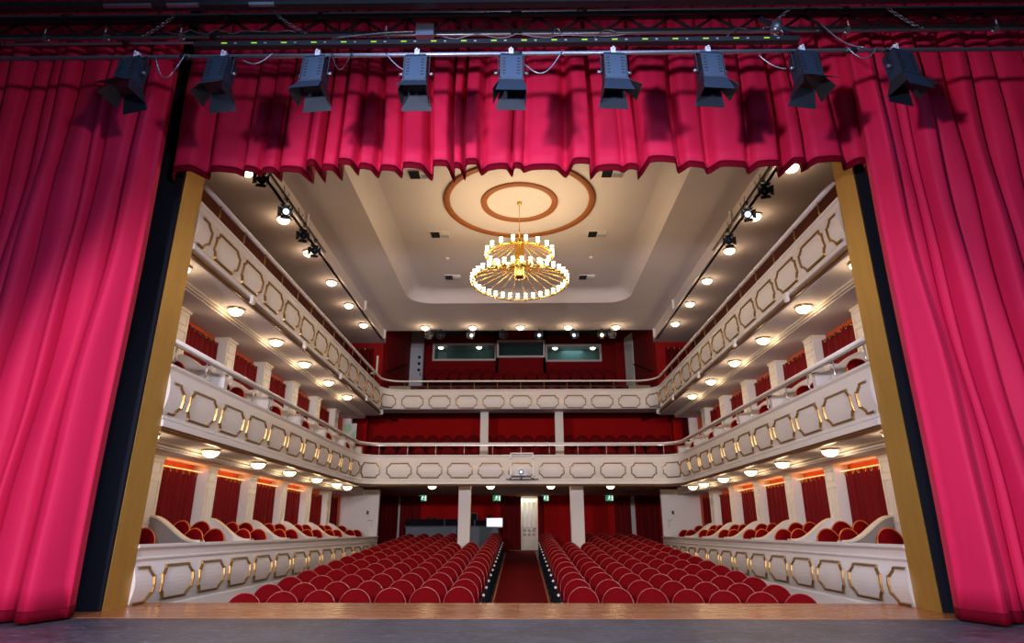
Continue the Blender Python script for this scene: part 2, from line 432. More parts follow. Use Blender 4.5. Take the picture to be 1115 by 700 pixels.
# --- first balcony front
PB = UPath(19.7); ss = PB.samples()
bf = thing('balcony_parapet', (0, 19.7, 2.2), 'white bowed first balcony front with gilt framed panels, curving round both sides', 'parapet')
pr = [(-.13, 2.30), (-.13, 3.10), (-.16, 3.12), (-.16, 3.16), (.035, 3.16), (.035, 3.125), (.015, 3.11)]+bowed_profile(2.44, 3.09)+[(.02, 2.43), (.035, 2.41), (.035, 2.385), (.015, 2.375)]
sweep(PB, ss, pr).build('fascia', WHITE, bf)
sweep(PB, ss, [(-.05, 2.375), (.03, 2.375), (.055, 2.35), (.055, 2.275), (-.05, 2.275)]).build('moulding_band', WHITE, bf)
sweep(PB, ss, [(-.05, 2.272), (.045, 2.272), (.035, 2.25), (.045, 2.235), (.03, 2.215), (-.05, 2.215)]).build('bronze_band', BRONZE, bf)
for k in range(-5, 6):
    frame_strip(PB, .05+k*.946, .757 if abs(k) < 5 else .68, 2.47, 2.90, 2.44, 3.09, bf)
for g in (-1, 1):
    for i in range(-1, 10):
        y = 9.05+1.035*i+.44; frame_strip(PB, PB.s_at_y(y, g), .86, 2.47, 2.90, 2.44, 3.09, bf, None if i >= 0 else 8.52)
# --- gallery front
PG = UPath(22.1); sg = PG.samples()
gf = thing('gallery_parapet', (0, 22.1, 4.8), 'white bowed gallery front with gilt framed panels, highest of the balcony fronts', 'parapet')
pr = [(-.13, 5.07), (-.13, 5.70), (-.16, 5.73), (-.16, 5.77), (.035, 5.77), (.035, 5.735), (.015, 5.72)]+bowed_profile(5.07, 5.71)
sweep(PG, sg, pr).build('fascia', WHITE, gf)
for k in range(-5, 6):
    frame_strip(PG, .05+k*.974, .757 if abs(k) < 5 else .70, 5.10, 5.53, 5.07, 5.71, gf)
for g in (-1, 1):
    for i in range(-1, 12):
        y = 9.05+1.035*i+.44; frame_strip(PG, PG.s_at_y(y, g), .86, 5.10, 5.53, 5.07, 5.71, gf, None if i >= 0 else 8.52)
    a, b = sorted((g*4.93, g*5.1))
    MB().prism([(g*5.06, 4.87), (g*5.06, 5.07), (g*4.93, 5.07), (g*4.90, 5.03), (g*4.90, 4.96), (g*4.95, 4.95)], 'y', YP1, 21.5).build('moulding_band', WHITE, gf)
    MB().prism([(g*5.06, 4.86), (g*4.94, 4.86), (g*4.91, 4.885), (g*4.94, 4.90), (g*4.94, 4.95), (g*5.06, 4.95)], 'y', YP1, 21.9).build('bronze_band', BRONZE, gf)
    MB().box(min(g*4.86, g*5.06), max(g*4.86, g*5.06), 21.9, 21.98, 4.84, 5.0).build('end_cap', WHITE, gf)
# --- ground floor parapets
for g in (-1, 1):
    sp = SPath(g); ys = [YP1+(22.76-YP1)*k/10 for k in range(11)]
    sf = thing('box_parapet', (g*4.95, 15, -.9), 'white bowed parapet of the ground floor boxes, %s of the stalls, gilt frames' % SN[g], 'parapet')
    pr = [(-.17, -1.0), (-.17, .66), (-.55 if False else -.2, .68), (-.2, .735), (.04, .735), (.04, .70), (.02, .685), (.0, .66), (.0, .58), (.02, .57), (.02, .55), (0, .54)]+bowed_profile(-.05, .52)+[(.02, -.07), (.02, -1.0)]
    sweep(sp, ys, pr).build('fascia', WHITE, sf)
    for i in range(-1, 13):
        y = 9.10+1.035*i+.44; frame_strip(sp, y, .84, .02, .45, -.05, .52, sf, None if i >= 0 else 8.52)
# --- hand rails
def rail(path, z, name, label, post_mat, rail_mat, psp_side, psp_back, y0, ztop):
    t = thing(name, (0, path.yb, ztop), label, 'handrail')
    ss = path.samples(YP1+.02)
    pr = [(-.035, z-.05), (-.045, z-.02), (-.035, z), (.0, z+.012), (.035, z), (.045, z-.02), (.035, z-.05), (-.035, z-.05)]
    sweep(path, ss, pr, True).build('top_rail', rail_mat, t)
    if path is PB: sweep(path, ss, [(-.015, z-.09), (-.015, z-.06), (.015, z-.06), (.015, z-.09), (-.015, z-.09)]).build('under_rail', post_mat, t)
    S = [.05+psp_back*k for k in range(-5, 6)]
    for g in (-1, 1):
        y = y0
        while y < path.yb-path.r-.1: S.append(path.s_at_y(y, g)); y += psp_side
    for s_ in S:
        x, y, nx, ny = path.at(s_)
        MB().tube([(x-nx*.06, y-ny*.06, ztop-.01), (x, y, ztop+.06), (x, y, z-.06)], .014, 8).build('post', post_mat, t)
rail(PB, 3.53+.0, 'balcony_handrail', 'pale handrail on steel posts above the first balcony front', CHROME, RAILW, .92, .89, 8.6, 3.16)
rail(PG, 6.10, 'gallery_handrail', 'pale handrail on brass posts above the gallery front', GOLD, RAILW, .954, .845, 9.15, 5.77)

# ------------------------------------------------------------------ box partitions, drapes, chairs
def partition(sx, k, lvl):
    y = 10.32+1.98*(k+1)+.28; za, zb, zf = ((1.12, .735, .02), (3.87, 3.50, 2.68))[lvl]
    n = 14; X = [6.05-.75*i/n for i in range(n+1)]
    Z = []
    for i in range(n+1):
        t = i/n; e = t*t*(3-2*t); Z.append(za-(za-zb)*e)
    poly = [(sx*x, z) for x, z in zip(X, Z)]+[(sx*5.16, Z[-1]), (sx*5.16, zf), (sx*6.05, zf)]
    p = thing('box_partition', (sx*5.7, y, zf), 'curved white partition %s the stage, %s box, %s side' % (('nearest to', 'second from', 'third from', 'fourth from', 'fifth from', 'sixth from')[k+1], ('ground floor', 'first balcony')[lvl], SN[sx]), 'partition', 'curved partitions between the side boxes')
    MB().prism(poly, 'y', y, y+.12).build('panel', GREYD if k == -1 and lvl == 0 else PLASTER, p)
    m_ = MB(); rows = [[], [], [], []]
    for i, (x, z) in enumerate(zip(X+[5.16], Z+[Z[-1]])):
        for r, (yy, zz) in zip(rows, ((y-.02, z), (y-.02, z+.03), (y+.14, z+.03), (y+.14, z))): r.append((sx*x, yy, zz))
    m_.grid(rows+[rows[0]], False)
    m_.build('capping', CREAM, p)
    if lvl == 1:
        a, b = sorted((sx*5.42, sx*5.60)); MB().box(a, b, y-.03, y+.15, 3.4, 3.67).build('end_block', WHITE, p)
for sx in (-1, 1):
    for lvl in (0, 1):
        for k in range(-1, 5): partition(sx, k, lvl)

def pleated(x0, x1, amp, pitch, seed, n_per=10, gather=0):
    """list of (along, depth) for a drape"""
    rnd = random.Random(seed); pts = []; x = x0
    while x < x1-1e-6:
        w = min(pitch*rnd.uniform(.65, 1.4), x1-x); a = amp*rnd.uniform(.6, 1.15)
        if x1-(x+w) < pitch*.3: w = x1-x
        for k in range(n_per):
            t = k/n_per; pts.append((x+w*t, a*(abs(sin(PI*t))**.75)))
        x += w
    pts.append((x1, 0)); return pts
def box_drape(name, p0, p1, z0, z1, side, label, group, seed=0, ring=True, mt=None, amp=.11, pitch=.21, rod=True):
    """p0,p1 ends in plan; side = unit vector towards the viewer's side"""
    a = Vector((*p0, 0)); b = Vector((*p1, 0)); d = (b-a); L = d.length; d.normalize(); s_ = Vector((*side, 0))
    t = thing(name, ((a.x+b.x)/2, (a.y+b.y)/2, z0), label, 'curtain', group)
    pts = pleated(0, L, amp, pitch, seed, 6)
    rows = []
    for i in range(5):
        z = z0+(z1-z0)*i/4
        rows.append([tuple(a+d*u+s_*(.02+v*(1-.25*i/4))+Vector((0, 0, z))) for u, v in pts])
    MB().grid(rows).build('drape', mt or DRAPE, t)
    if rod:
        MB().tube([tuple(a-d*.02+s_*.06+Vector((0, 0, z1-.03))), tuple(b+d*.02+s_*.06+Vector((0, 0, z1-.03)))], .014, 8).build('rod', BLACK, t)
    if ring:
        n = max(3, int(L/.19)); 
        for i in range(n):
            c = a+d*(L*(i+.5)/n)+s_*.075+Vector((0, 0, z1-.035))
            q = [c+d*.03*cos(2*PI*k/10)+Vector((0, 0, .034*sin(2*PI*k/10)))+s_*.012*sin(4*PI*k/10) for k in range(10)]
            MB().tube(q, .010, 5, closed=True).build('eyelet_ring', BRASS, t)
    return t
for sx in (-1, 1):
    for lvl in (0, 1):
        zt, zb = ((1.97, .15), (4.60, 2.81))[lvl]
        for k in range(-1, 5):
            y0 = 10.32+1.98*k+.41; y1 = 10.32+1.98*(k+1)
            if k == -1: y0 = 8.6
            x = sx*(XW-.03)
            box_drape('box_curtain', (x, y0+.03), (x, y1-.03), zb, zt, (-sx, 0),
                      'dark red eyelet curtain at the back of the %s %s box, %s side' % (ORD[k+1], ('ground floor', 'first balcony')[lvl], SN[sx]), 'eyelet curtains at the back of the boxes', seed=k+lvl*7+sx*20)
            if lvl == 0 and k < 4:
                a, b = sorted((sx*(XW-.19), sx*(XW-.175)))
                o = MB().box(a, b, y0+.04, y1-.04, 1.975, 1.985).build('light_strip', STRIP)
                tag(o, 'glowing orange light strip above the curtain of the %s ground floor box, %s side' % (ORD[k+1], SN[sx]), 'light strip', 'orange light strips over the box curtains')
                l = bpy.data.lights.new('strip_light', 'AREA'); l.shape = 'RECTANGLE'; l.size = y1-y0-.1; l.size_y = .04; l.energy = 1.7; l.color = (1, .38, .12)
                lo = bpy.data.objects.new('strip_light', l); C.objects.link(lo); lo.location = (sx*(XW-.18), (y0+y1)/2, 1.99); lo.rotation_euler = (PI, 0, PI/2)
        # last, rearmost opening
        if lvl == 0:
            x = sx*(XW-.03)
            box_drape('box_curtain', (x, 20.75), (x, 22.0), .15, 2.0, (-sx, 0), 'dark red eyelet curtain of the rearmost ground floor box, %s side' % SN[sx], 'eyelet curtains at the back of the boxes', seed=99+sx)

# arched upholstered back, used by every seat
def arch_rows(w, z0, z1, depth, lean, yb, bulge):
    r = w/2; zc = z1-r*1.0; n = 14
    out = [(-r, z0)]+[(-r*cos(PI*k/n), zc+r*sin(PI*k/n)) for k in range(n+1)]+[(r, z0)]
    cx, cz = 0, (z0+z1)/2+.02
    def ring(s_, y):
        return [((x-cx)*s_+cx, y+lean*(((z-cz)*s_+cz)-z0), (z-cz)*s_+cz) for x, z in out]
    return [ring(.02, yb-bulge), ring(.45, yb-bulge*.92), ring(.8, yb-bulge*.55), ring(.97, yb-.01), ring(1, yb+.012), ring(1, yb+depth-.01), ring(.95, yb+depth), ring(.02, yb+depth)], ring
def make_seat(name, label, cat, group, vel, pip, w=.49, h=.92, prad=.007):
    t = thing(name, (0, 0, 0), label, cat, group)
    rows, ring = arch_rows(w, .36, h, .06, .16, .10, .045)
    MB().grid(rows, True, True).build('backrest', vel, t)
    e = ring(1.005, .105); MB().tube(e, prad, 5).build('piping', pip, t)
    cu = MB(); rr = []
    for s_, z in ((.1, .475), (.85, .47), (1, .44), (1, .39), (.9, .36), (.1, .36)):
        rr.append([((w/2-.02)*s_*(cos(a) if abs(cos(a)) < .8 else math.copysign(.9, cos(a))), -.13+.22*s_*(sin(a) if abs(sin(a)) < .8 else math.copysign(.95, sin(a))), z) for a in [2*PI*k/16 for k in range(16)]])
    cu.grid(rr, True, True).build('seat_cushion', vel, t)
    return t
def arm_mb(x):
    m_ = MB(); m_.box(x-.022, x+.022, -.30, .12, .56, .60); m_.box(x-.015, x+.015, -.20, .10, .0, .56); return m_
seat0 = make_seat('theatre_seat', 'x', 'seat', 'red theatre seats in the stalls', SEATR, PIPE_W)
arm_mb(-.275).build('armrest', BLACKC, seat0)
seat_a = make_seat('theatre_seat', 'x', 'seat', 'red theatre seats in the stalls', SEATR, PIPE_W)   # end-of-row seat, aisle on +x
arm_mb(-.275).build('armrest', BLACKC, seat_a); arm_mb(.275).build('armrest', BLACKC, seat_a)
MB().box(.262, .288, -.26, .1, .02, .54).build('end_panel', BLACKC, seat_a)
MB().tube([(.275, -.306, .565), (.275, -.325, .565)], .024, 10).build('number_disc', mat('white_disc', (.9, .88, .84), .4), seat_a)
seat_b = make_seat('theatre_seat', 'x', 'seat', 'red theatre seats in the stalls', SEATR, PIPE_W)
arm_mb(-.275).build('armrest', BLACKC, seat_b)
MB().box(-.288, -.262, -.26, .1, .02, .54).build('end_panel', BLACKC, seat_b)
MB().tube([(-.275, -.306, .565), (-.275, -.325, .565)], .024, 10).build('number_disc', bpy.data.materials['white_disc'], seat_b)
used = set()
def put(src, loc, rz, label, group=None):
    if src.name not in used:
        used.add(src.name); src.location = loc; src.rotation_euler = (0, 0, rz); src['label'] = label
        if group: src['group'] = group
        return src
    return dup(src, loc, rz, label, group)
R = 12.5
for g in (-1, 1):
    for r in range(16):
        y0 = 10.68+.965*r
        for i in range(7):
            s_ = .98+.535*i; a = s_/R; x = .03+g*R*sin(a); y = y0-(R-R*cos(a))
            if r >= 11 and abs(x-(-1.8 if g < 0 else 1.87)) < .42: continue
            src = (seat_a if g < 0 else seat_b) if i == 0 else seat0
            put(src, (x, y, slope(y)), -g*a, 'red velvet seat, %s from the aisle, %s row from the stage, %s stalls block' % (ORD[i], ORD[r], SN[g]), 'red theatre seats in the stalls')
# two front columns under the rear balcony
for x0, x1 in ((-1.99, -1.61), (1.66, 2.08)):
    c = thing('column', ((x0+x1)/2, 22.0, slope(22)), 'white square column among the rear stalls seats, %s of the aisle' % ('left' if x0 < 0 else 'right'), 'column'); c['kind'] = 'structure'
    MB().box(x0, x1, 21.0, 21.38, slope(21)-.1, 2.41).build('shaft', WHITE, c)
    cm = MB(); cm.box(x0-.02, x1+.02, 20.98, 21.40, 2.33, 2.405); cm.build('capital_moulding', CREAM, c)
for x0, x1 in ((-1.43, -1.14), (1.30, 1.60)):
    c = thing('column', ((x0+x1)/2, 22.9, 3.0), 'white square column in front of the rear balcony seats, %s of centre' % ('left' if x0 < 0 else 'right'), 'column'); c['kind'] = 'structure'
    MB().box(x0, x1, 22.7, 22.95, 2.98, 5.06).build('shaft', WHITE, c)
    MB().prism([(x0, 2.98), (x1, 2.98), (x1, 3.75), (x0, 3.95)] if x0 > 0 else [(x0, 2.98), (x1, 2.98), (x1, 3.95), (x0, 3.75)], 'y', 22.66, 22.70).build('base_panel', WHITE, c)

# seats of rear balcony and gallery
seat_d = make_seat('theatre_seat', 'x', 'seat', 'dark red seats', SEATD, SEATD, w=.50); arm_mb(-.275).build('armrest', BLACKC, seat_d)
def row(n, pitch, y, z, lab, group, xs=None, cx=.05):
    xs = xs or [cx+(i-(n-1)/2)*pitch for i in range(n)]
    for i, x in enumerate(xs):
        put(seat_d, (x, y, z), 0, 'dark red seat, %s from left in %s' % (ORD[i] if i < 20 else ('twenty-first', 'twenty-second')[i-20], lab), group)
row(21, .55, 23.45, 2.98, 'the lower row in the rear balcony', 'seats in the lower row of the rear balcony')
row(22, .55, 25.15, 3.67, 'the upper row in the rear balcony', 'seats in the upper row of the rear balcony')
row(17, .51, 24.9, 5.62, 'the lowest gallery row', 'seats in the lowest gallery row')
row(17, .50, 27.2, 6.80, 'the middle gallery row', 'seats in the middle gallery row')
for g in (-1, 1):
    row(6, .5, 28.05, 7.18, 'the top gallery row %s of the projection window' % SN[g], 'seats in the top gallery row, %s part' % SN[g], xs=[g*2.75+.05+(i-2.5)*.5 for i in range(6)])

# box chairs: free-standing, round backs, orange piping
bc = thing('box_chair', (0, 0, 0), 'x', 'chair', 'x')
o_ = []
for s_, y in ((.02, .14), (.6, .145), (.92, .165), (1, .19), (1, .22), (.9, .235), (.02, .235)):
    o_.append([(.215*s_*cos(2*PI*k/20), y+.12*(.23*s_*sin(2*PI*k/20)), .69+.235*s_*sin(2*PI*k/20)) for k in range(20)])
MB().grid(o_, True, True).build('backrest', SEATR, bc)
MB().tube([(.217*cos(2*PI*k/24), .185+.0276*sin(2*PI*k/24), .69+.237*sin(2*PI*k/24)) for k in range(24)], .011, 6, closed=True).build('piping', PIPE_O, bc)
MB().lathe([(.01, .47), (.17, .465), (.21, .44), (.21, .40), (.01, .395)], (0, 0, 0), 20).build('seat', SEATR, bc)
for lx in (-.16, .16):
    for ly in (-.16, .16):
        MB().tube([(lx, ly, .41), (lx*1.15, ly*1.15, 0)], [.018, .012], 8).build('leg', BLACK, bc)
def chair_set(sx, k, lvl, spots):
    z = (.02, 2.68)[lvl]; yb = 10.32+1.98*k+.41 if k >= 0 else 8.7
    for j, (dx, dy, up, rz, where) in enumerate(spots):
        put(bc, (sx*dx, yb+dy, z+up), rz*sx, 'round-backed red chair with orange piping, %s, %s %s box, %s side' % (where, ORD[k+1], ('ground floor', 'first balcony')[lvl], SN[sx]), 'round-backed chairs in the side boxes')
SP = [(5.66, .32, 0, .25, 'front parapet seat'), (5.98, .46, .13, .3, 'rear step seat'), (5.62, 1.06, 0, .1, 'second parapet seat'), (5.98, 1.22, .13, .12, 'second step seat')]
for sx in (-1, 1):
    for lvl in (0, 1):
        for k in range(-1, 5):
            if k == -1: chair_set(sx, k, lvl, [(5.78 if sx < 0 else 5.62, 1.1, 0, .1, 'parapet seat')])
            else: chair_set(sx, k, lvl, SP)
    chair_set(sx, 5, 0, [(5.6, .55, 0, .1, 'front parapet seat'), (5.55, 1.25, 0, .1, 'second parapet seat'), (5.97, .9, .13, .1, 'step seat')])

# ------------------------------------------------------------------ rear of the stalls
struct('wall_back', MB().box(-6.5, -.45, 28.4, 28.6, -.2, 2.45).box(.78, 6.5, 28.4, 28.6, -.2, 2.45).box(-.45, .78, 28.4, 28.6, 2.38, 2.45), RED)
struct('ceiling_rear_stalls', MB().box(-6.4, 6.4, 19.72, 28.6, 2.40, 2.55), GREYP if False else CEIL)
# lobby behind the open door
struct('wall_lobby', MB().box(-1.3, 1.7, 30.4, 30.5, .1, 2.6).box(-1.35, -1.25, 28.6, 30.5, .1, 2.6).box(1.65, 1.75, 28.6, 30.5, .1, 2.6), DOORM)
struct('floor_lobby', MB().box(-1.3, 1.7, 28.4, 30.5, 0, .11), HFLOOR)
struct('ceiling_lobby', MB().box(-1.3, 1.7, 28.6, 30.5, 2.6, 2.7), PLASTER)
def paneled_door(name, x0, x1, y, z0, z1, label):
    t = tag(thing(name, ((x0+x1)/2, y, z0), label, 'door'), kind='structure')
    MB().box(x0, x1, y, y+.05, z0, z1).build('leaf', DOORM, t)
    fr = MB(); w = x1-x0
    for i in range(3):
        xa = x0+w*(.12+.27*i); xb = xa+w*.2
        for za, zb in ((z0+.95, z1-.15), (z0+.15, z0+.45)):
            for bx in ((xa, xa+.02, za, zb), (xb-.02, xb, za, zb), (xa, xb, za, za+.02), (xa, xb, zb-.02, zb)):
                fr.box(bx[0], bx[1], y-.015, y, bx[2], bx[3])
    for i in range(3):
        xa = x0+w*(.12+.27*i); MB().box(xa+.02, xa+w*.2-.02, y-.006, y-.001, z0+.97, z1-.17).build('glass_pane', mat('frosted_green_pane_%d' % i, (.45, .52, .42), .25), t)
    fr.build('panel_moulding', PLASTER, t)
    for i in range(3):
        xa = x0+w*(.12+.27*i)
        for za in (z0+.58, z0+.76): MB().box(xa, xa+w*.18, y-.012, y-.001, za, za+.11).build('pane', GREYP, t)
    MB().tube([(x1-.08, y-.05, z0+.9), (x1-.2, y-.05, z0+.9)], .012).build('door_handle', BLACK, t)
paneled_door('door_1', .05, .80, 29.2, .12, 2.3, 'pale ivory panelled door seen through the central opening')
lt = bpy.data.lights.new('lobby_light', 'AREA'); lt.size = 1; lt.energy = 30; lt.color = (1, .96, .80)
lo = bpy.data.objects.new('lobby_light', lt); C.objects.link(lo); lo.location = (.2, 28.95, 2.58)

YB = 28.32
for i, (x0, x1, seed, lab) in enumerate(((-6.12, -5.33, 3, 'dark red curtain beside the white end wall, sound desk side'), (-5.24, -4.35, 4, 'dark red curtain hanging next to the left end of the sound desk'),
                                         (-.84, .04, 5, 'dark red curtain drawn to the left of the central door opening'), (.82, 1.04, 6, 'narrow dark red curtain to the right of the central door opening'),
                                         (4.12, 4.82, 7, 'dark red curtain beside the right rear red wall panel'), (5.05, 6.02, 8, 'wide dark red curtain next to the right white end wall'))):
    box_drape('door_curtain', (x0, YB), (x1, YB), slope(28.3)+.03, 2.36, (0, -1), lab, None, seed=seed, pitch=.2, amp=.1)
for x0, x1, n in ((-5.34, -5.22, 6), (4.84, 5.02, 7)):
    struct('trim_%d' % n, MB().box(x0, x1, 28.36, 28.40, .05, 2.38), PLASTER)
for x, lab in ((-4.28, 'green exit sign with running figure over the sound desk, far left'), (-1.02, 'green exit sign left of the central doorway'), (1.10, 'green exit sign right of the central doorway'), (3.93, 'green exit sign on the right rear red wall')):
    t = thing('exit_sign', (x, 28.37, 2.15), lab, 'exit sign', 'exit signs along the rear wall')
    MB().box(x-.17, x+.17, 28.35, 28.395, 2.16, 2.40).build('panel', EXITG, t)
    fg = MB(); y = 28.345
    fg.prism([(x-.02, 2.355), (x+.02, 2.355), (x+.02, 2.385), (x-.02, 2.385)], 'y', y-.003, y+.004)
    fg.bar((x, y, 2.345), (x-.02, y, 2.27), .035, .006, (0, 1, 0)); fg.bar((x-.02, y, 2.27), (x+.04, y, 2.20), .02, .006, (0, 1, 0)); fg.bar((x-.02, y, 2.27), (x-.09, y, 2.20), .02, .006, (0, 1, 0))
    fg.bar((x, y, 2.335), (x+.06, y, 2.30), .016, .006, (0, 1, 0)); fg.bar((x, y, 2.335), (x-.07, y, 2.31), .016, .006, (0, 1, 0))
    fg.box(x+.09, x+.15, y-.003, y+.004, 2.18, 2.38)
    fg.build('running_figure', EXITW, t)

# sound desks
zf = slope(26.8)
def desk(x0, x1, zt, zm, lab, split):
    t = thing('sound_desk', ((x0+x1)/2, 26.95, zf), lab, 'desk')
    MB().box(x0, x1, 26.8, 26.86, zf, zm).box(x0, x0+.05, 26.8, 27.5, zf, zm).box(x1-.05, x1, 26.8, 27.5, zf, zm).build('front_panel', GREYB, t)
    MB().box(x0, x1, 26.78, 27.5, zm, zm+.05).build('desk_top', BLACK, t)
    MB().box(x0+.02, x1-.02, 26.79, 26.84, zm+.05, zt).box(x0+.02, x0+.06, 26.84, 27.4, zm+.05, zt).box(x1-.06, x1-.02, 26.84, 27.4, zm+.05, zt).build('black_screen_hood', BLACKC, t)
    MB().box(split-.012, split+.012, 26.775, 26.79, zm+.03, zt).build('upright', GREYB, t)
desk(-4.74, -2.55, 1.38, 1.06, 'black and blue-grey sound desk left of the column behind the stalls', -3.1)
desk(-2.12, -.84, 1.34, 1.06, 'short black and blue-grey desk between column and central curtain', -1.86)
t = thing('monitor', (-1.92, 27.1, 1.11), 'black monitor standing on the short desk beside the white column', 'monitor')
MB().box(-2.07, -1.78, 27.05, 27.09, 1.25, 1.62).build('casing', BLACK, t); MB().box(-1.98, -1.87, 27.0, 27.2, 1.11, 1.13).box(-1.94, -1.91, 27.09, 27.11, 1.13, 1.3).build('stand', BLACK, t)
MB().box(-2.05, -1.80, 27.043, 27.05, 1.28, 1.60).build('screen', BLACKC, t)
t = thing('laptop', (-1.05, 26.74, 1.06), 'open laptop with bright white screen on the short desk', 'laptop')
MB().box(-1.38, -.70, 26.70, 26.73, 1.05, 1.43).build('lid', HALO, t); MB().box(-1.35, -.73, 26.690, 26.70, 1.09, 1.40).build('screen', SCREEN, t); MB().box(-1.38, -.70, 26.64, 26.79, 1.03, 1.05).build('base', BLACK, t)
t = thing('desk_lamp', (-1.29, 27.2, 1.11), 'small black gooseneck lamp behind the laptop', 'lamp')
MB().lathe([(.0, .0), (.05, .0), (.05, .02), (.01, .03)], (-1.29, 27.2, 1.11)).build('base', BLACK, t)
MB().tube([(-1.29, 27.2, 1.13), (-1.29, 27.2, 1.4), (-1.27, 27.15, 1.50)], .01).build('stem', BLACK, t)
MB().lathe([(.02, .10), (.08, .06), (.10, .0), (.0, .0)], (-1.27, 27.12, 1.47)).build('lamp_shade', BLACK, t)
t = thing('headset', (-3.7, 27.0, 1.38), 'small black headset resting on the sound desk', 'headset')
MB().tube([(-3.85+.15+.13*cos(a), 27.0, 1.40+.13*sin(a)) for a in [PI*k/8 for k in range(9)]], .014).build('headband', BLACK, t)
for dx in (-.13, .13): MB().lathe([(.0, -.03), (.05, -.03), (.05, .03), (0, .03)], (-3.7+dx, 27.0, 1.41)).build('ear_pad', BLACK, t)
# service doors in the white end walls
for sx in (-1, 1):
    t = tag(thing('door_%d' % (2 if sx < 0 else 3), (sx*5.65, 22.74, .02), 'flush white service door at the end of the %s ground floor boxes' % SN[sx], 'door'), kind='structure')
    MB().box(sx*5.65-.40, sx*5.65+.40, 22.73, 22.745, .02, 2.02).build('leaf', WHITE, t)
    MB().box(sx*5.34-.035, sx*5.34+.035, 22.70, 22.73, 1.46, 1.58).build('switch', BLACK, t)
    MB().tube([(sx*5.30, 22.69, 1.26), (sx*5.17, 22.69, 1.26)], .014).box(sx*5.17-.02, sx*5.17+.02, 22.72, 22.73, 1.02, 1.30).build('door_handle', CHROME, t)

# ------------------------------------------------------------------ rear balcony zone
struct('floor_rear_balcony', MB().box(-6.3, 6.3, 19.86, 22.6, 2.56, 2.68).box(-6.3, 6.3, 22.6, 24.3, 2.56, 2.98).box(-6.3, 6.3, 24.3, 25.6, 2.56, 3.67), BROWNW)
struct('wall_rear_balcony', MB().box(-6.5, 6.5, 25.6, 25.75, 2.56, 5.5), RED)
struct('ceiling_rear_balcony', MB().prism([(22.12, 5.06), (23.0, 5.08), (24.8, 5.48), (25.9, 5.48), (25.9, 5.54), (24.8, 5.54), (23.0, 5.16), (22.12, 5.14)], 'x', -6.4, 6.4), CEIL)
for sx in (-1, 1):
    a, b = sorted((sx*5.92, sx*XW)); struct('wall_pilaster_'+SN[sx], MB().box(a, b, 24.0, 24.3, 2.98, 5.06), RED)
    box_drape('box_curtain', (sx*6.28, 22.6), (sx*5.98, 22.9), 2.98, 4.95, (-sx*.6, -.8), 'dark red curtain gathered where the first balcony meets the rear seats, %s side' % SN[sx], None, seed=31+sx, mt=DRAPE2)
    a, b = sorted((sx*6.02, sx*XW)); struct('wall_'+SN[sx]+'_box_end', MB().box(a, b, 22.15, 22.25, 2.68, 4.73), WHITE)
t = thing('glass_panel', (-6.12, 22.13, 3.3), 'white panel with pale green round and triangular glass shapes by the left balcony end', 'decorative panel')
MB().box(-6.30, -5.80, 22.10, 22.13, 3.1, 4.55).build('board', PLASTER, t)
MB().prism([(-6.12+.14*cos(2*PI*k/20), 4.38+.15*sin(2*PI*k/20)) for k in range(20)], 'y', 22.09, 22.10).build('round_glass', GREEN, t)
MB().prism([(-6.08, 4.0), (-5.82, 4.0), (-5.82, 4.36)], 'y', 22.09, 22.10).build('triangular_glass', GREEN, t)
MB().prism([(-6.29, 4.0), (-6.14, 4.0), (-6.29, 4.2)], 'y', 22.09, 22.10).build('triangular_glass', GREEN, t)

# projector on the balcony front
t = thing('projector', (.05, 19.45, 2.45), 'grey projector with lit lens mounted on the first balcony front', 'projector')
MB().box(-.14, .24, 19.28, 19.56, 2.50, 2.68).build('casing', HALO, t)
MB().tube([(.05, 19.29, 2.6), (.05, 19.23, 2.6)], .07, 16).build('lens_barrel', BLACK, t); MB().tube([(.05, 19.235, 2.6), (.05, 19.225, 2.6)], .04, 16).build('lens', LENSB, t)
MB().bar((-.42, 19.42, 2.40), (.58, 19.42, 2.40), .05, .03).bar((.05, 19.42, 2.40), (.05, 19.42, 2.52), .05, .05, (1, 0, 0)).bar((-.3, 19.42, 2.42), (-.12, 19.42, 2.52), .03, .03).bar((.4, 19.42, 2.42), (.22, 19.42, 2.52), .03, .03).build('mounting_arm', BLACK, t)
t = thing('projector_bracket', (.08, 19.56, 2.45), 'pale square bracket frame around the projector on the balcony front', 'bracket')
m_ = MB()
for xa in (-.27, .42): m_.box(xa-.022, xa+.022, 19.54, 19.58, 2.42, 3.20)
m_.box(-.29, .44, 19.54, 19.58, 3.17, 3.21); m_.box(-.29, .44, 19.54, 19.58, 2.42, 2.45); m_.box(-.27, -.23, 19.56, 19.75, 3.17, 3.2); m_.box(.40, .44, 19.56, 19.75, 3.17, 3.2)
m_.build('frame', RAILW, t)
for xa in (-.27, .42):
    for z in (3.02, 2.5): MB().tube([(xa, 19.54, z), (xa, 19.53, z)], .018, 8).build('bolt', BLACK, t)

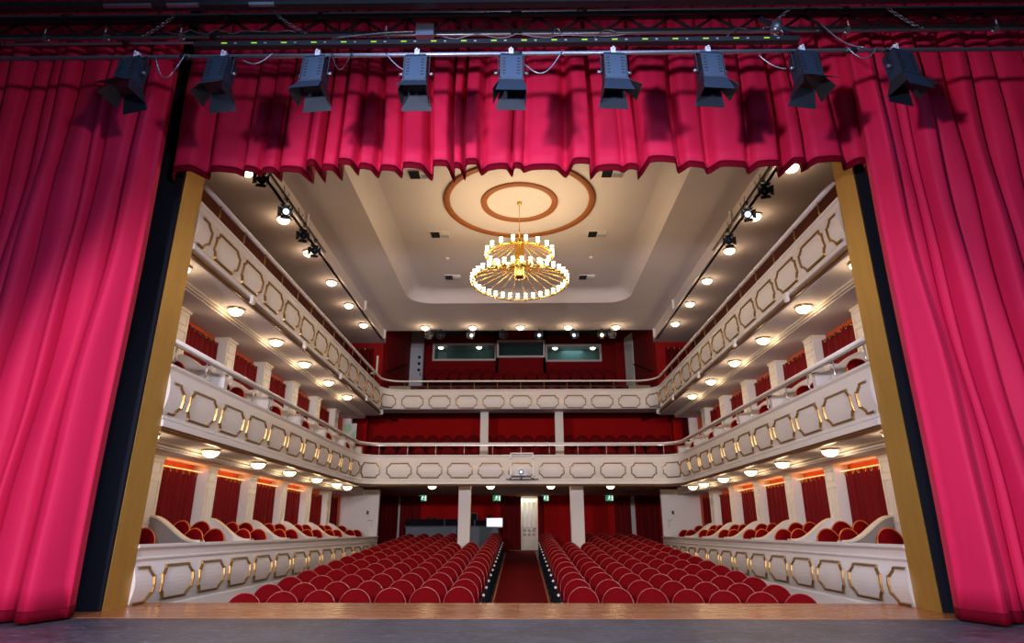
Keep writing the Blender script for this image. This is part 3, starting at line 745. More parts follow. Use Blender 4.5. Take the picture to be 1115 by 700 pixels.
# ------------------------------------------------------------------ rear gallery zone
struct('floor_rear_gallery', MB().box(-6.3, 6.3, 22.26, 24.2, 5.2, 5.3).box(-5, 5, 24.2, 26.0, 5.56, 5.62).box(-5, 5, 26.0, 27.6, 6.4, 6.80).box(-5, 5, 27.6, 28.5, 6.4, 7.18), BROWNW)
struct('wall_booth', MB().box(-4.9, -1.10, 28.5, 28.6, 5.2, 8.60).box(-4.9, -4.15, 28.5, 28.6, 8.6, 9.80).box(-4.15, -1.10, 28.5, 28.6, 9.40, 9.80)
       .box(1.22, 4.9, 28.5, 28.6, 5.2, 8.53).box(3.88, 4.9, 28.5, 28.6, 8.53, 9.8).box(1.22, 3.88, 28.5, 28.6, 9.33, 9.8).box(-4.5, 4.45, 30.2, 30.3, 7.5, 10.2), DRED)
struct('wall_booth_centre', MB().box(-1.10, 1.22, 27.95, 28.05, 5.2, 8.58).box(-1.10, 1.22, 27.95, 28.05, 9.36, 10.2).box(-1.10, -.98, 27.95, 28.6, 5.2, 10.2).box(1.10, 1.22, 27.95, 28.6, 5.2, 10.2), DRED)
struct('wall_booth_interior', MB().box(-4.4, 4.4, 29.4, 29.5, 8.2, 10.1), TEAL)
struct('ceiling_rear_gallery', MB().box(-6.5, 6.5, 21.66, 30.4, 10.2, 10.3).box(-4.5, -1.10, 28.6, 30.2, 9.39, 9.45).box(1.22, 4.5, 28.6, 30.2, 9.34, 9.40).box(-1.0, 1.1, 28.06, 30.2, 9.5, 9.6), GREYP)
def booth_window(n, x0, x1, y, z0, z1, lab):
    t = tag(thing('window_%d' % n, ((x0+x1)/2, y, z0), lab, 'window'), kind='structure')
    w = .09; m_ = MB()
    m_.box(x0, x1, y-.05, y+.05, z0, z0+w); m_.box(x0, x1, y-.05, y+.05, z1-w, z1); m_.box(x0, x0+w, y-.05, y+.05, z0+w, z1-w); m_.box(x1-w, x1, y-.05, y+.05, z0+w, z1-w)
    m_.build('window_frame', WHITE, t)
    MB().box(x0+w, x1-w, y-.005, y+.005, z0+w, z1-w).build('pane', GLASS, t)
booth_window(1, -4.13, -1.08, 28.48, 8.56, 9.43, 'wide white framed booth window left of the projection window')
booth_window(2, -1.05, 1.20, 27.93, 8.56, 9.40, 'central white framed projection window, higher than its neighbours')
booth_window(3, 1.24, 3.90, 28.48, 8.50, 9.36, 'wide white framed booth window right of the projection window')
lb = bpy.data.lights.new('booth_light', 'AREA'); lb.size = 1; lb.energy = 12; lb.color = (.8, 1, .98)
lo = bpy.data.objects.new('booth_light', lb); C.objects.link(lo); lo.location = (2.6, 29.1, 9.3)
t = thing('booth_counter', (-2.4, 29.0, 8.3), 'pale teal worktop behind the left booth window', 'counter')
MB().box(-4.0, -1.2, 28.7, 29.3, 8.66, 8.72).build('counter_top', GREEN if False else GREYB, t)
MB().box(-3.9, -3.5, 28.8, 29.0, 8.72, 9.1).build('cabinet', PLASTER, t)
for sx in (-1, 1):
    n = SN[sx]
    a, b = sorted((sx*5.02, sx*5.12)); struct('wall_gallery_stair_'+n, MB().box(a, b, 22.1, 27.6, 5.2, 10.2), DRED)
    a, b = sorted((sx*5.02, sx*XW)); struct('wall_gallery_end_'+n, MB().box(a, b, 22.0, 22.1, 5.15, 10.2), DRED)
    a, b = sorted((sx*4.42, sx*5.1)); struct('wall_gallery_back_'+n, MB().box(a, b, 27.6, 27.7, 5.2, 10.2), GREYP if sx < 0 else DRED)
    MBz = MB().bar((sx*4.97, 22.6, 6.55), (sx*4.97, 26.6, 7.9), .05, .06)
    tag(MBz.build('stair_handrail', WOODDK), 'dark sloping stair handrail on the %s gallery side wall' % n, 'handrail')
    MB2 = MB().box(min(sx*4.05, sx*4.85), max(sx*4.05, sx*4.85), 22.6, 22.66, 5.3, 6.02)
    tag(MB2.build('side_barrier', OLIVE), 'olive board between gallery rail and steps, %s end of the rear gallery' % n, 'barrier')
    a = sx*6.2; b = sx*5.35
    box_drape('gallery_curtain', (a, 21.97), (b, 21.97), 5.2, 7.28, (0, -1), 'dark red curtain on a brass rod in the %s gallery end wall' % n, None, seed=50+sx, pitch=.14, mt=DRAPE2)
t = tag(thing('door_4', (-4.78, 27.58, 6.8), 'pale grey door with three square portholes at the top left of the gallery', 'door'), kind='structure')
MB().box(-5.02, -4.46, 27.54, 27.59, 6.80, 8.95).build('leaf', HALO, t)
for z in (7.82, 8.12, 8.42): MB().box(-4.66, -4.54, 27.53, 27.54, z, z+.13).build('porthole', PORT, t)
MB().tube([(-4.52, 27.50, 7.6), (-4.52, 27.50, 7.75)], .02).build('door_handle', BLACK, t)
t = tag(thing('door_5', (4.86, 26.6, 6.6), 'half-open white framed door at the top right of the gallery', 'door'), kind='structure')
MB().prism([(4.95, 26.2), (4.99, 26.2), (4.78, 27.0), (4.74, 27.0)], 'z', 6.6, 9.2).build('leaf', PLASTER, t)
MB().prism([(4.93, 26.3), (4.94, 26.3), (4.79, 26.9), (4.78, 26.9)], 'z', 8.0, 8.9).build('pane', RED, t)
for z in (7.2, 6.9): MB().box(4.90, 4.92, 26.35, 26.45, z, z+.05).build('hinge', CHROME, t)
t = thing('wall_lamp', (-5.12, 21.9, 6.4), 'white open book rest fixed beside the left gallery curtain', 'wall bracket')
MB().box(-5.22, -5.16, 21.90, 21.99, 6.35, 7.0).build('upright', WHITE, t); MB().box(-5.40, -5.14, 21.85, 21.99, 6.30, 6.36).build('ledge', WHITE, t)

# ------------------------------------------------------------------ ceiling lights
def bowl_light(x, y, z, lab, group, E, r=.115, drop=0, rl=.09):
    o = dup(bowl0, (x, y, z), 0, lab, group) if bowl0 else None
    l = bpy.data.lights.new('bowl_light', 'POINT'); l.energy = E; l.color = (1, .70, .40); l.shadow_soft_size = rl
    lo = bpy.data.objects.new('bowl_light', l); C.objects.link(lo); lo.location = (x, y, z-.20)
    return o
bowl0 = None
b0 = thing('ceiling_light', (0, 0, 0), 'x', 'ceiling light', 'x')
MB().lathe([(.0, 0), (.145, 0), (.15, -.02), (.14, -.035), (.10, -.035)], n=24).build('brass_collar', BRASS, b0)
MB().lathe([(.138, -.03), (.132, -.06), (.105, -.10), (.06, -.125), (.0, -.135)], n=24).build('glass_bowl', GLOBE, b0)
first = True
def light_at(x, y, z, lab, group, E):
    global bowl0, first
    if first:
        first = False; bowl0 = b0; b0.location = (x, y, z); b0['label'] = lab; b0['group'] = group
        l = bpy.data.lights.new('bowl_light', 'POINT'); l.energy = E; l.color = (1, .70, .40); l.shadow_soft_size = .09
        lo = bpy.data.objects.new('bowl_light', l); C.objects.link(lo); lo.location = (x, y, z-.20)
    else: bowl_light(x, y, z, lab, group, E)
for i, x in enumerate((-3.37, -1.66, .05, 1.76, 3.47)):
    light_at(x, 21.15, 7.86, 'round lit bowl light, %s from the left in the row over the gallery front' % ORD[i], 'bowl lights at the rear edge of the main ceiling', 9)
for sx in (-1, 1):
    for i, y in enumerate((10.35, 12.3, 14.05, 16.0, 17.85, 19.75)):
        light_at(sx*5.22, y, 7.51, 'round lit bowl light on the high side ceiling, %s from the stage, %s side' % (ORD[i], SN[sx]), 'bowl lights on the high side ceilings', 9)
    for i, y in enumerate((8.87, 10.85, 12.87, 14.75, 16.75, 18.7)):
        light_at(sx*5.27, y, 4.84, 'round lit bowl light under the gallery, %s from the stage, %s side' % (ORD[i], SN[sx]), 'bowl lights under the gallery sides', 8)
    for i, y in enumerate((8.8, 10.68, 12.7, 14.5, 16.5, 18.3, 19.5)):
        light_at(sx*5.25, y, 2.22, 'round lit bowl light under the first balcony, %s from the stage, %s side' % (ORD[i], SN[sx]), 'bowl lights under the first balcony sides', 6)
for i, x in enumerate((-2.87, -.95, 1.02, 2.97)):
    light_at(x, 21.0, 2.34, 'round lit bowl light under the rear balcony, %s from the left' % ORD[i], 'bowl lights under the rear balcony', 7)

for i, (x, z) in enumerate(((-3.8, 9.388), (-1.95, 9.388), (1.73, 9.338), (3.55, 9.338))):
    dup(bowl0, (x, 28.9, z), 0, 'round lit bowl light seen through the booth windows, %s from the left' % ORD[i], 'bowl lights inside the projection booth')
# ------------------------------------------------------------------ chandelier
cx, cy = .03, 12.96
ch = thing('chandelier', (cx, cy, 5.3), 'two-tier brass chandelier with rings of lit tulip glasses hanging from the ceiling rosette', 'chandelier')
MB().lathe([(.0, 8.24), (.06, 8.24), (.05, 8.19), (.012, 8.17)], (cx, cy, 0)).build('ceiling_rose', BRASS, ch)
MB().tube([(cx, cy, 8.2), (cx, cy, 7.2)], .008).tube([(cx, cy, 7.25), (cx, cy, 6.9)], .02).build('rod', BRASS, ch)
MB().lathe([(.0, 7.32), (.05, 7.30), (.12, 7.26), (.13, 7.2), (.11, 7.17), (.11, 6.75), (.135, 6.72), (.11, 6.69), (.11, 6.66), (.17, 6.64), (.17, 6.60), (.12, 6.57), (.13, 6.35), (.10, 6.30), (0, 6.29)], (cx, cy, 0), 24).build('central_column', BRASS, ch)
TIERS = [(36, 1.05, 6.18, .17, 6.56), (17, .74, 6.84, .13, 7.20)]
for (n, rr, zr, r0, zh), nm in zip(TIERS, ('lower_ring', 'upper_ring')):
    MB().tube([(cx+rr*cos(2*PI*k/48), cy+rr*sin(2*PI*k/48), zr) for k in range(48)], .016, 6, closed=True).build(nm, BRASS, ch)
    arm = MB().tube([(r0*.8, 0, zh-5.3), (rr-.06, 0, zr-5.3+.02), (rr, 0, zr-5.3-.03), (rr+.03, 0, zr-5.3+.0)], .010, 6).mesh('arm', BRASS)
    cup = MB().lathe([(0, -.03), (.022, -.025), (.034, .0), (.03, .02), (.018, .03)], (rr+.02, 0, zr-5.3+.02), 10).mesh('candle_cup', BRASS)
    shd = MB().lathe([(.014, .03), (.036, .045), (.042, .075), (.030, .105), (.028, .12), (.044, .145), (.042, .146), (.030, .13), (.03, .1), (.0, .1)], (rr+.02, 0, zr-5.3+.02), 12).mesh('tulip_shade', TULIP)
    for i in range(n):
        for me, nmm in ((arm, 'arm'), (cup, 'candle_cup'), (shd, 'tulip_shade')):
            if nmm == 'arm' and n > 20 and i % 2: continue
            o = bpy.data.objects.new(nmm, me); C.objects.link(o); o.parent = ch; o.rotation_euler = (0, 0, 2*PI*(i+.25)/n)
    for i in range(6):
        l = bpy.data.lights.new('chandelier_light', 'POINT'); l.energy = 22 if n > 20 else 13; l.color = (1, .72, .40); l.shadow_soft_size = .12
        lo = bpy.data.objects.new('chandelier_light', l); C.objects.link(lo); a = 2*PI*i/6
        lo.location = (cx+(rr+.16)*cos(a), cy+(rr+.16)*sin(a), zr+.12)

# ------------------------------------------------------------------ ceiling fittings
for i, (x, y, z, lab) in enumerate(((-2.04, 14.58, 8.24, 'left of the chandelier top'), (2.05, 14.6, 8.24, 'right of the chandelier top'), (-2.0, 17.45, 8.24, 'left of the lower chandelier ring'), (2.07, 17.5, 8.24, 'right of the lower chandelier ring'),
                                    (-2.12, 11.7, 8.24, 'just below the valance, left of the rosette'), (2.05, 11.7, 8.24, 'just below the valance, right of the rosette'))):
    t = thing('ceiling_vent', (x, y, z-.03), 'square air vent with dark and pale blades, '+lab, 'vent', 'air vents in the coffered ceiling')
    MB().box(x-.24, x+.24, y-.16, y+.16, z-.02, z).build('frame', WHITE, t)
    for j, (dx, mm) in enumerate(((-.12, BLACK), (.12, PLASTER))):
        for e, dy in enumerate((-.08, .08)):
            q = MB()
            for s_ in range(5): q.box(x+dx-.11, x+dx+.11, y+dy-.06+s_*.03-.008, y+dy-.06+s_*.03+.008, z-.035, z-.02)
            q.box(x+dx-.11, x+dx+.11, y+dy-.07, y+dy+.07, z-.024, z-.021)
            q.build('louvre', mm if e == 0 or j == 0 else GREYP, t)
for x in (-2.02, 2.06):
    o = MB().lathe([(0, -.05), (.04, -.045), (.06, -.01), (.06, 0), (0, 0)], (x, 16.08, 8.24)).build('smoke_detector', PLASTER)
    tag(o, 'small round ceiling detector %s of the chandelier' % ('left' if x < 0 else 'right'), 'detector')
for sx in (-1, 1):
    for i, (y, z, h) in enumerate(((10.6, 4.92, .16), (13.5, 4.92, .16), (16.5, 4.92, .16), (19.5, 4.92, .16), (12.75, 7.72, .34), (18.5, 7.7, .30), (21.45, 7.68, .34))):
        x = sx*4.87
        t = thing('junction_box', (x, y, z-h/2), 'small white box clipped to the %s, %s from the stage, %s side' % ('gallery edge' if i < 4 else 'ceiling beam', ORD[i if i < 4 else i-4], SN[sx]), 'junction box', 'small white boxes along the edges')
        MB().box(x-.03, x+.03, y-.05, y+.05, z-h/2, z+h/2).build('housing', WHITE, t)
        MB().box(x-.035, x+.035, y-.055, y+.055, z+h/2-.02, z+h/2).build('lid', PLASTER, t)
# small spotlights
def spot_mesh(rt, aim, lens):
    """rt at the clamp; the can hangs .22 below and points along aim"""
    p = world(rt); c = p+Vector((0, 0, -.24)); d = Vector(aim).normalized()
    q = d.to_track_quat('Z', 'Y').to_matrix().to_4x4(); q.translation = c
    MB().lathe([(0, -.17), (.06, -.17), (.075, -.13), (.075, .05), (.09, .06), (.09, .14), (.075, .14), (.07, .06), (0, .06)], (0, 0, 0), 14, q).build('can', BLACK, rt)
    MB().lathe([(0, .075), (.066, .075), (.066, .08), (0, .085)], (0, 0, 0), 14, q).build('lens', lens, rt)
    r = q @ Vector((.1, 0, 0, 0)) if False else (q.to_3x3() @ Vector((.1, 0, 0)))
    MB().tube([tuple(c+r), tuple(c+r+Vector((0, 0, .14))), tuple(p), tuple(c-r+Vector((0, 0, .14))), tuple(c-r)], .010, 6).build('yoke', BLACK, rt)
    MB().box(p.x-.03, p.x+.03, p.y-.03, p.y+.03, p.z-.03, p.z+.05).build('clamp', BLACK, rt)
    bd = MB()
    for a in range(4):
        mm = q @ Matrix.Rotation(a*PI/2, 4, 'Z')
        bd.add([mm @ Vector(v) for v in ((-.08, .085, .13), (.08, .085, .13), (.10, .14, .24), (-.10, .14, .24), (-.08, .09, .13), (.08, .09, .13), (.10, .145, .24), (-.10, .145, .24))], [(0,1,2,3), (7,6,5,4), (0,4,5,1), (2,6,7,3), (1,5,6,2), (0,3,7,4)])
    bd.build('barn_doors', BLACK, rt)
for sx, ys in ((-1, (10.25, 11.5, 12.6, 13.4)), (1, (10.8, 11.75, 13.0))):
    for i, y in enumerate(ys):
        t = thing('spotlight', (sx*4.84, y, 7.48), 'black barn-door spotlight clamped to the %s ceiling beam, %s from the stage' % (SN[sx], ORD[i]), 'spotlight', 'spotlights on the side ceiling beams')
        spot_mesh(t, (-sx*.25, -.9, -.55), PORT if i != 1 else LENSB)
    pts = [(sx*4.86, y, 7.56) for y in (9.5, 14.2)]
    tag(MB().tube(pts, .018).build('lighting_rail', BLACK), 'thin black lighting rail along the %s ceiling beam' % SN[sx], 'rail')
    pc = MB()
    for j in range(3):
        y0 = ys[0]+.3+j*.9; pc.tube([(sx*4.87, y0+.3*u-.15, 7.72-.22*sin(PI*u)) for u in [k/8 for k in range(9)]], .008, 5)
    tag(pc.build('cable_loop', BLACK), 'looping black cables at the %s beam spotlights' % SN[sx], 'cable', kind='stuff')
for i, (x, z, l_) in enumerate(((-3.2, 7.86, PORT), (-2.85, 7.86, PORT), (-1.71, 7.86, LENSB), (-.6, 7.86, PORT), (.74, 7.86, LENSB), (1.97, 7.86, LENSB), (3.0, 7.86, LENSW), (3.3, 7.86, PORT))):
    t = thing('spotlight', (x, 21.5, 7.86), 'black spotlight hanging from the rear ceiling edge, %s from the left' % ORD[i], 'spotlight', 'spotlights on the rear ceiling edge')
    spot_mesh(t, (.15*(1 if i % 2 else -1), -1, -.15), l_)

# ------------------------------------------------------------------ stage curtains
def fold_profile(L, pitch, amp, seed, k=2.2):
    """gathered cloth in plan: broad faces standing forward, narrow creases falling back"""
    rnd = random.Random(seed); out = []; x = 0; lo = 0
    while x < L:
        w = pitch*rnd.choice((.5, .75, 1, 1.3, 1.7)); hi = amp*rnd.uniform(.6, 1.15); nlo = amp*rnd.choice((-.15, 0, .15, .35, .5)); n = 14
        e = rnd.uniform(.14, .3); e2 = rnd.uniform(.14, .3); slope_ = rnd.uniform(-.3, .3)*amp
        for i in range(n):
            t = i/n
            if t < e: q = t/e; q = q*q*(3-2*q); v = lo+(hi-lo)*q
            elif t > 1-e2: q = (1-t)/e2; q = q*q*(3-2*q); v = nlo+(hi-nlo)*q
            else: v = hi
            v += slope_*(t-.5)*sin(PI*t)+.12*amp*sin(PI*t)
            out.append((x+w*t, v))
        x += w; lo = nlo
    return [(min(u, L), v) for u, v in out if u <= L+pitch]
def curtain_mesh(prof, posf, z0, z1, nz, hem):
    rows = []; hr = []
    for j in range(nz+1):
        z = z0+hem+(z1-z0-hem)*j/nz
        rows.append([posf(u, v, z, (z-z0)/(z1-z0)) for u, v in prof])
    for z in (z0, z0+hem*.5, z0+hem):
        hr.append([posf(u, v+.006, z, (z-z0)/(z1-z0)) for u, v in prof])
    return MB().grid(rows), MB().grid(hr)
def solid(o, th):
    m = o.modifiers.new('thickness', 'SOLIDIFY'); m.thickness = th; m.offset = 0
for sx in (-1, 1):
    t = thing('stage_curtain', (sx*6.3, 7.4, 0), 'tall crimson stage curtain gathered at the %s side of the stage' % SN[sx], 'curtain')
    prof = fold_profile(4.2, .25, .36, 11 if sx < 0 else 23)
    n0 = 10
    ret = [(-.30+.30*k/n0, 0) for k in range(n0)]         # returned leading edge
    def pos(u, v, z, q, sx=sx):
        fl = 1+.35*(1-q)**3
        xo = (4.83 if sx < 0 else 4.66)+.012*z+.015*sin(z*1.1); base = 7.44
        if u < 0:
            return (sx*(xo-.5*u*(-u)-.0+(-u)*.22), base-.20-u*.9, z)
        e = min(1, u/.12)
        wob = .035*sin(z*.9+u*3.1)+.02*sin(z*2.3+u*7)
        drift = .05*sin(z*.55+u*1.7)*e
        return (sx*(xo+u*(1+.0*q)+drift), base-.20*(1-e)-e*(v*fl+wob), z)
    body, hem = curtain_mesh(ret+prof, pos, .02, 10.2, 44, .11)
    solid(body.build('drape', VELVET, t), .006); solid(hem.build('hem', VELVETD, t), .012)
t = thing('stage_valance', (0, 7.75, 5.75), 'pleated crimson valance with dark hem hanging across the proscenium top', 'valance')
vp = fold_profile(10.05, .34, .34, 5)
def vpos(u, v, z, q):
    nar = max(0, (z-6.9)/2.5)
    return (-5.08+u+.03*sin(z*1.3+u*2), 7.90-v*(1-.3*min(1, nar))-.02*sin(z*2+u*3)-.10*nar*(sin(u*31)*.5+.5), z)
body, hem = curtain_mesh(vp, vpos, 5.74, 10.4, 26, .10)
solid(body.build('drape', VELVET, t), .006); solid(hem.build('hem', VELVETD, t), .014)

# ------------------------------------------------------------------ fly bars and stage lights
def bar(y, z, r, x0, x1, name, lab, mt=STEEL):
    t = thing(name, ((x0+x1)/2, y, z), lab, 'fly bar')
    MB().tube([(x0, y, z), (x1, y, z)], r, 10).build('tube', mt, t)
    for k in range(5):
        x = x0+(x1-x0)*(.06+.22*k); MB().tube([(x-.07, y, z), (x+.07, y, z)], r+.008, 10).build('sleeve_joint', BLACK, t)
    return t
bar(6.0, 6.30, .026, -9, 9, 'fly_bar', 'lowest steel fly bar carrying the row of black stage lights')
bar(6.5, 7.07, .024, -9, 9, 'fly_bar', 'steel fly bar with chain shackles just above the cable tray')
bar(6.62, 7.52, .03, -9, 9, 'fly_bar', 'uppermost dark fly bar near the top of the frame', BLACK)
bar(6.5, 6.98, .018, -9, -1.2, 'fly_bar', 'short thin steel bar under the chained fly bar, left half')
bar(6.72, 7.66, .024, -7.2, 9, 'fly_bar', 'thin steel bar running along the top edge')
t = thing('cable_tray', (0, 6.4, 6.86), 'long black socket batten with green indicator lights below the fly bar', 'socket batten')
MB().box(-4.15, 3.6, 6.36, 6.44, 6.80, 6.87).build('housing', BLACK, t)
for i in range(19):
    x = -3.75+.385*i
    if x > 3.5: break
    MB().box(x-.035, x+.035, 6.352, 6.36, 6.831, 6.841).build('indicator_light', LEDG, t)
    MB().box(x+.13, x+.16, 6.352, 6.36, 6.825, 6.84).build('socket', HALO, t)
t = thing('truss_beam', (0, 6.75, 7.35), 'dark flat truss beam behind the upper fly bars', 'truss')
MB().box(-9, 9, 6.72, 6.78, 7.30, 7.36).box(-9, 9, 6.72, 6.78, 7.56, 7.6).build('chord', BLACK, t)
w_ = MB()
for i in range(30): w_.bar((-9+.6*i, 6.75, 7.35), (-8.7+.6*i, 6.75, 7.57), .03, .03).bar((-8.7+.6*i, 6.75, 7.57), (-8.4+.6*i, 6.75, 7.35), .03, .03)
w_.build('lattice', BLACK, t)
t = thing('truss_beam', (0, 5.9, 7.05), 'black boxy beam crossing at the very top of the frame', 'truss')
MB().box(-9, 9, 6.1, 6.2, 7.20, 7.28).build('chord', BLACK, t)
for i, (x, w) in enumerate(((-4.9, .30), (-4.2, .2), (-3.2, .16), (5.5, .5), (7, .3))):
    MB().box(x-w, x+w, 6.06, 6.1, 7.16, 7.20).build('bracket', STEEL, t)
# switch box on the chained bar
t = thing('switch_box', (-1.18, 6.45, 7.0), 'small grey switch box on the chained fly bar with a curved feed cable', 'switch box')
MB().box(-1.30, -1.07, 6.38, 6.46, 6.96, 7.14).build('housing', STEEL, t)
MB().tube([(-2.4+1.1*k/10, 6.44, 6.97+.10*sin(PI*k/20)) for k in range(11)], .014).build('feed_cable', STEEL, t)
t = thing('chain_hoist', (3.35, 6.45, 7.05), 'small blue-grey chain hoist body on the right fly bar', 'hoist')
MB().lathe([(0, -.08), (.07, -.08), (.08, -.05), (.08, .06), (.06, .09), (0, .09)], (3.35, 6.42, 7.05), 12).build('motor_housing', STEEL, t)
MB().bar((3.15, 6.4, 7.18), (3.5, 6.4, 6.96), .05, .05).build('bracket', LAMPM, t)
MB().tube([(3.35+.06*cos(2*PI*k/12), 6.38, 6.93+.06*sin(2*PI*k/12)) for k in range(12)], .014, 6, closed=True).build('hook', STEEL, t)
def chain(p0, p1, lab):
    a = Vector(p0); b = Vector(p1); L = (b-a).length; n = int(L/.045); d = (b-a).normalized()
    q = d.to_track_quat('X', 'Z').to_matrix().to_4x4(); m_ = MB()
    for i in range(n):
        c = a+(b-a)*((i+.5)/n)-Vector((0, 0, .10*sin(PI*(i+.5)/n)))
        mm = Matrix.Translation(c) @ q @ Matrix.Rotation(PI/2*(i % 2), 4, 'X')
        m_.tube([mm @ Vector((.032*cos(2*PI*k/8), .018*sin(2*PI*k/8), 0)) for k in range(8)], .006, 4, closed=True)
    tag(m_.build('lifting_chain', STEEL), lab, 'chain')
chain((-4.95, 6.5, 7.07), (-4.1, 6.3, 7.75), 'slack steel chain slanting up at the far left of the fly bars')
chain((-2.7, 6.5, 7.07), (-3.55, 6.3, 7.75), 'slack steel chain slanting up left above the third stage light')
chain((3.15, 6.5, 7.07), (3.9, 6.3, 7.75), 'slack steel chain slanting up from the chain hoist')
chain((5.3, 6.5, 7.07), (4.4, 6.3, 7.75), 'slack steel chain slanting up at the far right of the fly bars')

rc = random.Random(3)
for i, (x, lab) in enumerate(((-6.2, 'far left'), (-5.4, 'left, beside the first chain'), (-4.4, 'above the first stage light'), (-1.7, 'left of the grey switch box'), (4.3, 'above the rightmost stage light'), (6.2, 'far right'))):
    t = thing('pipe_clamp', (x, 6.5, 7.07), 'small steel pipe clamp on the chained fly bar, '+lab, 'clamp', 'pipe clamps on the fly bars')
    MB().tube([(x+.04*cos(2*PI*k/10), 6.5, 7.07+.04*sin(2*PI*k/10)) for k in range(10)], .014, 6, closed=True).box(x-.02, x+.02, 6.44, 6.47, 7.0, 7.1).build('jaw', STEEL, t)
    MB().tube([(x, 6.44, 7.10), (x, 6.44, 7.17)], .008, 6).build('bolt', HALO, t)
for k_, (x0, x1, z, lab) in enumerate(((-8, -5.2, 7.12, 'thin cable taped along the far left of the chained bar'), (-4.6, -2.9, 7.14, 'thin wavy cable along the chained bar, left part'), (3.6, 6.6, 7.12, 'thin wavy cable along the chained bar, right part'), (-1, 1.6, 7.02, 'thin wavy cable along the chained bar, middle part'))):
    n = 26; tag(MB().tube([(x0+(x1-x0)*i/n, 6.45+.02*sin(i), z-.035*abs(sin(i*.62))-.02*rc.random()) for i in range(n+1)], .008, 5).build('cable', STEEL if k_ % 2 else BLACK), lab, 'cable')
L0 = None
def flap(mb, w0, w1, L, ang, off):
    # hinge on the lower rim, flaring outwards by ang
    o = off; y1 = o+L*sin(ang); z1 = -L*cos(ang)
    vs = [(-w0/2, o, 0), (w0/2, o, 0), (w1/2, y1, z1), (-w1/2, y1, z1)]
    n = Vector((0, cos(ang), sin(ang)))*.004
    return vs, n
def stage_light(x, rz, tilt, angs, label):
    t = thing('stage_light', (x, 6.0, 6.30), label, 'stage light', 'black stage lights on the lowest fly bar')
    R_ = Matrix.Rotation(rz, 4, 'Z') @ Matrix.Rotation(tilt, 4, 'X')
    B = Matrix.Translation((x, 6.0, 6.30))
    w, d, h = .118, .078, .39
    top = B @ R_ @ Matrix.Translation((0, 0, -.07))
    body = MB()
    v = [(-w, -d, 0), (w, -d, 0), (w, d, 0), (-w, d, 0), (-w-.012, -d-.012, -.04), (w+.012, -d-.012, -.04), (w+.012, d+.012, -.04), (-w-.012, d+.012, -.04),
         (-w-.012, -d-.012, -h), (w+.012, -d-.012, -h), (w+.012, d+.012, -h), (-w-.012, d+.012, -h)]
    body.add([top @ Vector(p) for p in v], [(0,1,2,3), (0,4,5,1), (1,5,6,2), (2,6,7,3), (3,7,4,0), (4,8,9,5), (5,9,10,6), (6,10,11,7), (7,11,8,4), (8,11,10,9)])
    body.build('housing', LAMPM, t)
    rb = MB()
    for sx_ in (-1, 1):
        for k in range(6): rb.box(sx_*.085-.018, sx_*.085+.018, -d-.017, -d-.011, -.08-.045*k-.008, -.08-.045*k+.008, top)
        rb.box(sx_*(w+.010)-.006, sx_*(w+.010)+.006, -d-.022, -d-.012, -h+.01, -.03, top)
    rb.build('vent_slots', BLACK, t)
    rim = MB(); rim.box(-w-.025, w+.025, -d-.025, d+.025, -h-.022, -h+.0, top); rim.build('accessory_rim', BLACK, t)
    low = top @ Matrix.Translation((0, 0, -h-.022))
    for a in range(4):
        hw_, off = ((w+.02), d+.02) if a % 2 == 0 else ((d+.02), w+.02)
        vs, n = flap(None, hw_*2, hw_*2+.08, .22 if a % 2 == 0 else .17, angs[a], off)
        mm = low @ Matrix.Rotation(PI+a*PI/2, 4, 'Z')
        q = [mm @ Vector(p) for p in vs]+[mm @ (Vector(p)+n) for p in vs]
        MB().add(q, [(0,1,2,3), (7,6,5,4), (0,4,5,1), (2,6,7,3), (1,5,6,2), (0,3,7,4)]).build('barn_door', LAMPM if a in (0, 2) else BLACK, t)
    yk = MB()
    for s_ in (-1, 1): yk.bar(top @ Vector((s_*(w+.035), 0, .03)), top @ Vector((s_*(w+.035), 0, -.24)), .008, .035, (0, 1, 0))
    yk.bar(top @ Vector((-w-.04, 0, .03)), top @ Vector((w+.04, 0, .03)), .035, .008); yk.build('yoke', BLACK, t)
    for s_ in (-1, 1): MB().tube([top @ Vector((s_*(w+.03), 0, -.23)), top @ Vector((s_*(w+.085), 0, -.23))], .018, 8).build('tilt_knob', STEEL, t)
    MB().box(x-.028, x+.028, 5.955, 6.045, 6.22, 6.345).tube([(x, 5.93, 6.33), (x, 6.07, 6.33)], .012).build('hook_clamp', HALO, t)
places = ['beside the left stage curtain edge', 'second from the left end', 'third from the left end', 'fourth from the left end', 'in the very middle of the row', 'fourth from the right end', 'third from the right end', 'second from the right end', 'nearest the right stage curtain']
R_ = math.radians
for i, (x, rz, tl, angs) in enumerate(((-4.55, -14, -6, (50, 20, 25, 35)), (-3.5, -8, -5, (40, 15, 25, 30)), (-2.37, -6, -4, (30, 10, 22, 30)), (-1.18, 0, -3, (35, 5, 20, 10)), (-.06, 2, -3, (18, 10, 18, 25)),
                                        (1.15, 4, -3, (18, 55, 15, 5)), (2.27, 5, -4, (15, 40, 12, 5)), (3.38, 10, -5, (45, 25, 30, 20)), (4.48, 16, -6, (12, 60, 12, 15)))):
    stage_light(x, R_(rz), R_(tl), [R_(a) for a in angs], 'black barn-door stage light on the lowest fly bar, '+places[i])
def droop(p0, p1, sag, lab, mt=BLACK, r=.008):
    a = Vector(p0); b = Vector(p1); n = 14
    tag(MB().tube([a+(b-a)*(k/n)-Vector((0, 0, sag*sin(PI*k/n))) for k in range(n+1)], r, 6).build('cable', mt), lab, 'cable')
droop((-4.3, 5.95, 6.25), (-3.95, 5.95, 6.3), .32, 'grey cable drooping right of the leftmost stage light', STEEL)
droop((-3.25, 5.95, 6.2), (-2.9, 5.95, 6.3), .1, 'short grey cable beside the second stage light', STEEL)
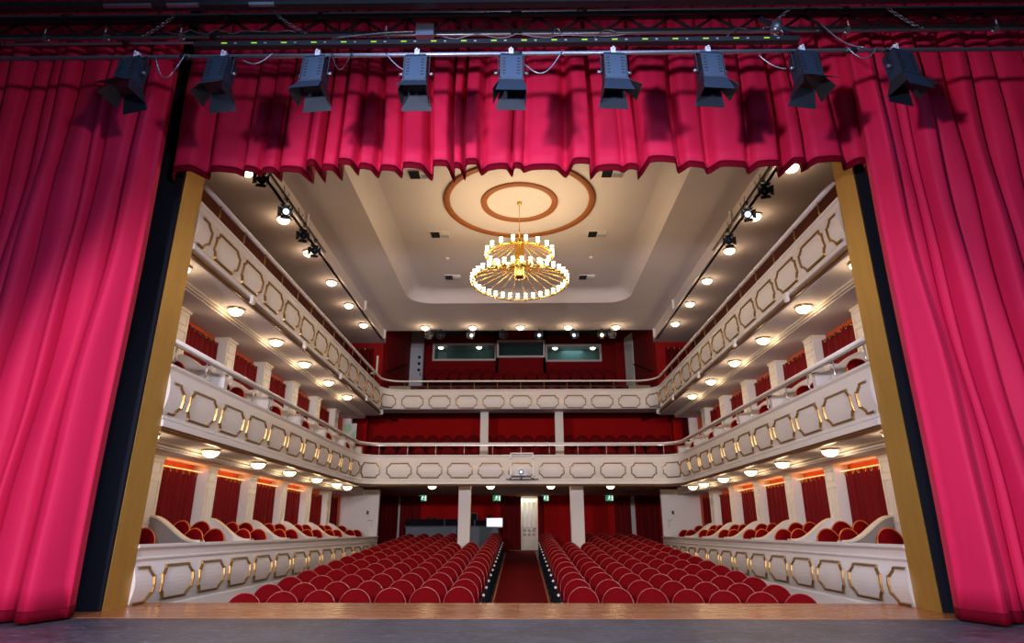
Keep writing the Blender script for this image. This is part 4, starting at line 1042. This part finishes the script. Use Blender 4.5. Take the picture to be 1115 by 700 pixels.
droop((-2.2, 5.95, 6.3), (-1.95, 5.95, 6.3), .25, 'dark cable drooping right of the third stage light')
droop((.1, 5.95, 6.1), (.55, 5.95, 6.3), .22, 'grey cable drooping right of the middle stage light', STEEL)
droop((-1.55, 5.95, 6.28), (-1.3, 5.95, 6.02), .03, 'thin cable running to the fourth stage light', STEEL)
droop((2.85, 5.95, 6.2), (3.15, 5.95, 6.0), .05, 'grey cable slanting left of the eighth stage light', STEEL)
droop((3.8, 6.2, 6.9), (4.1, 5.95, 6.3), .1, 'grey cable hanging from the upper bar right of the eighth light', STEEL)
droop((3.9, 5.95, 6.3), (4.25, 5.95, 6.3), .16, 'grey looped cable left of the rightmost stage light', STEEL)
droop((-2.2, 6.45, 6.95), (-1.9, 6.45, 6.95), -.14, 'thin dark cable arching over the cable tray left of centre')
droop((.45, 6.4, 6.9), (.60, 6.45, 6.98), -.14, 'thin dark cable arching over the cable tray right of centre', STEEL)
droop((1.0, 6.4, 6.9), (1.3, 6.45, 7.03), -.08, 'pale cable arching from the tray over the sixth light', STEEL)
droop((2.7, 6.4, 6.9), (3.0, 6.45, 7.05), -.08, 'pale cable arching from the tray near the hoist', STEEL)

# ------------------------------------------------------------------ lights of the stage
def spot(loc, aim, E, col, size, blend, r=.35):
    l = bpy.data.lights.new('stage_work_light', 'SPOT'); l.energy = E; l.color = col; l.spot_size = R_(size); l.spot_blend = blend; l.shadow_soft_size = r
    o = bpy.data.objects.new('stage_work_light', l); C.objects.link(o); o.location = loc
    o.rotation_euler = (Vector(aim)-Vector(loc)).to_track_quat('-Z', 'Y').to_euler()
spot((-3.4, -1.8, 2.8), (.9, 7.6, -.75), 2650, (1, .86, .93), 97, .22, .25)
spot((3.4, -1.8, 2.8), (-.9, 7.6, -.75), 1150, (1, .88, .95), 97, .22, .25)
spot((0, -1.9, 2.9), (0, 9, 1.9), 2300, (.90, .93, 1), 60, .5, .3)
l = bpy.data.lights.new('overhead_blue_wash', 'AREA'); l.size = 9; l.size_y = 1.2; l.shape = 'RECTANGLE'; l.energy = 380; l.color = (.35, .55, 1); l.spread = R_(110)
o = bpy.data.objects.new('overhead_blue_wash', l); C.objects.link(o); o.location = (0, 2.6, 9.0); o.rotation_euler = (R_(12), 0, 0)

w = bpy.data.worlds.new('world'); bpy.context.scene.world = w; w.use_nodes = True
w.node_tree.nodes['Background'].inputs[0].default_value = (.5, .55, .7, 1); w.node_tree.nodes['Background'].inputs[1].default_value = .05
sc = bpy.context.scene
sc.view_settings.view_transform = 'Standard'; sc.view_settings.look = 'None'; sc.view_settings.exposure = 0; sc.view_settings.gamma = 1
sc.view_settings.use_curve_mapping = False
sc.cycles.use_denoising = True; sc.cycles.max_bounces = 6; sc.cycles.diffuse_bounces = 4; sc.cycles.glossy_bounces = 3; sc.cycles.caustics_reflective = False; sc.cycles.caustics_refractive = False
sc.cycles.sample_clamp_indirect = 6
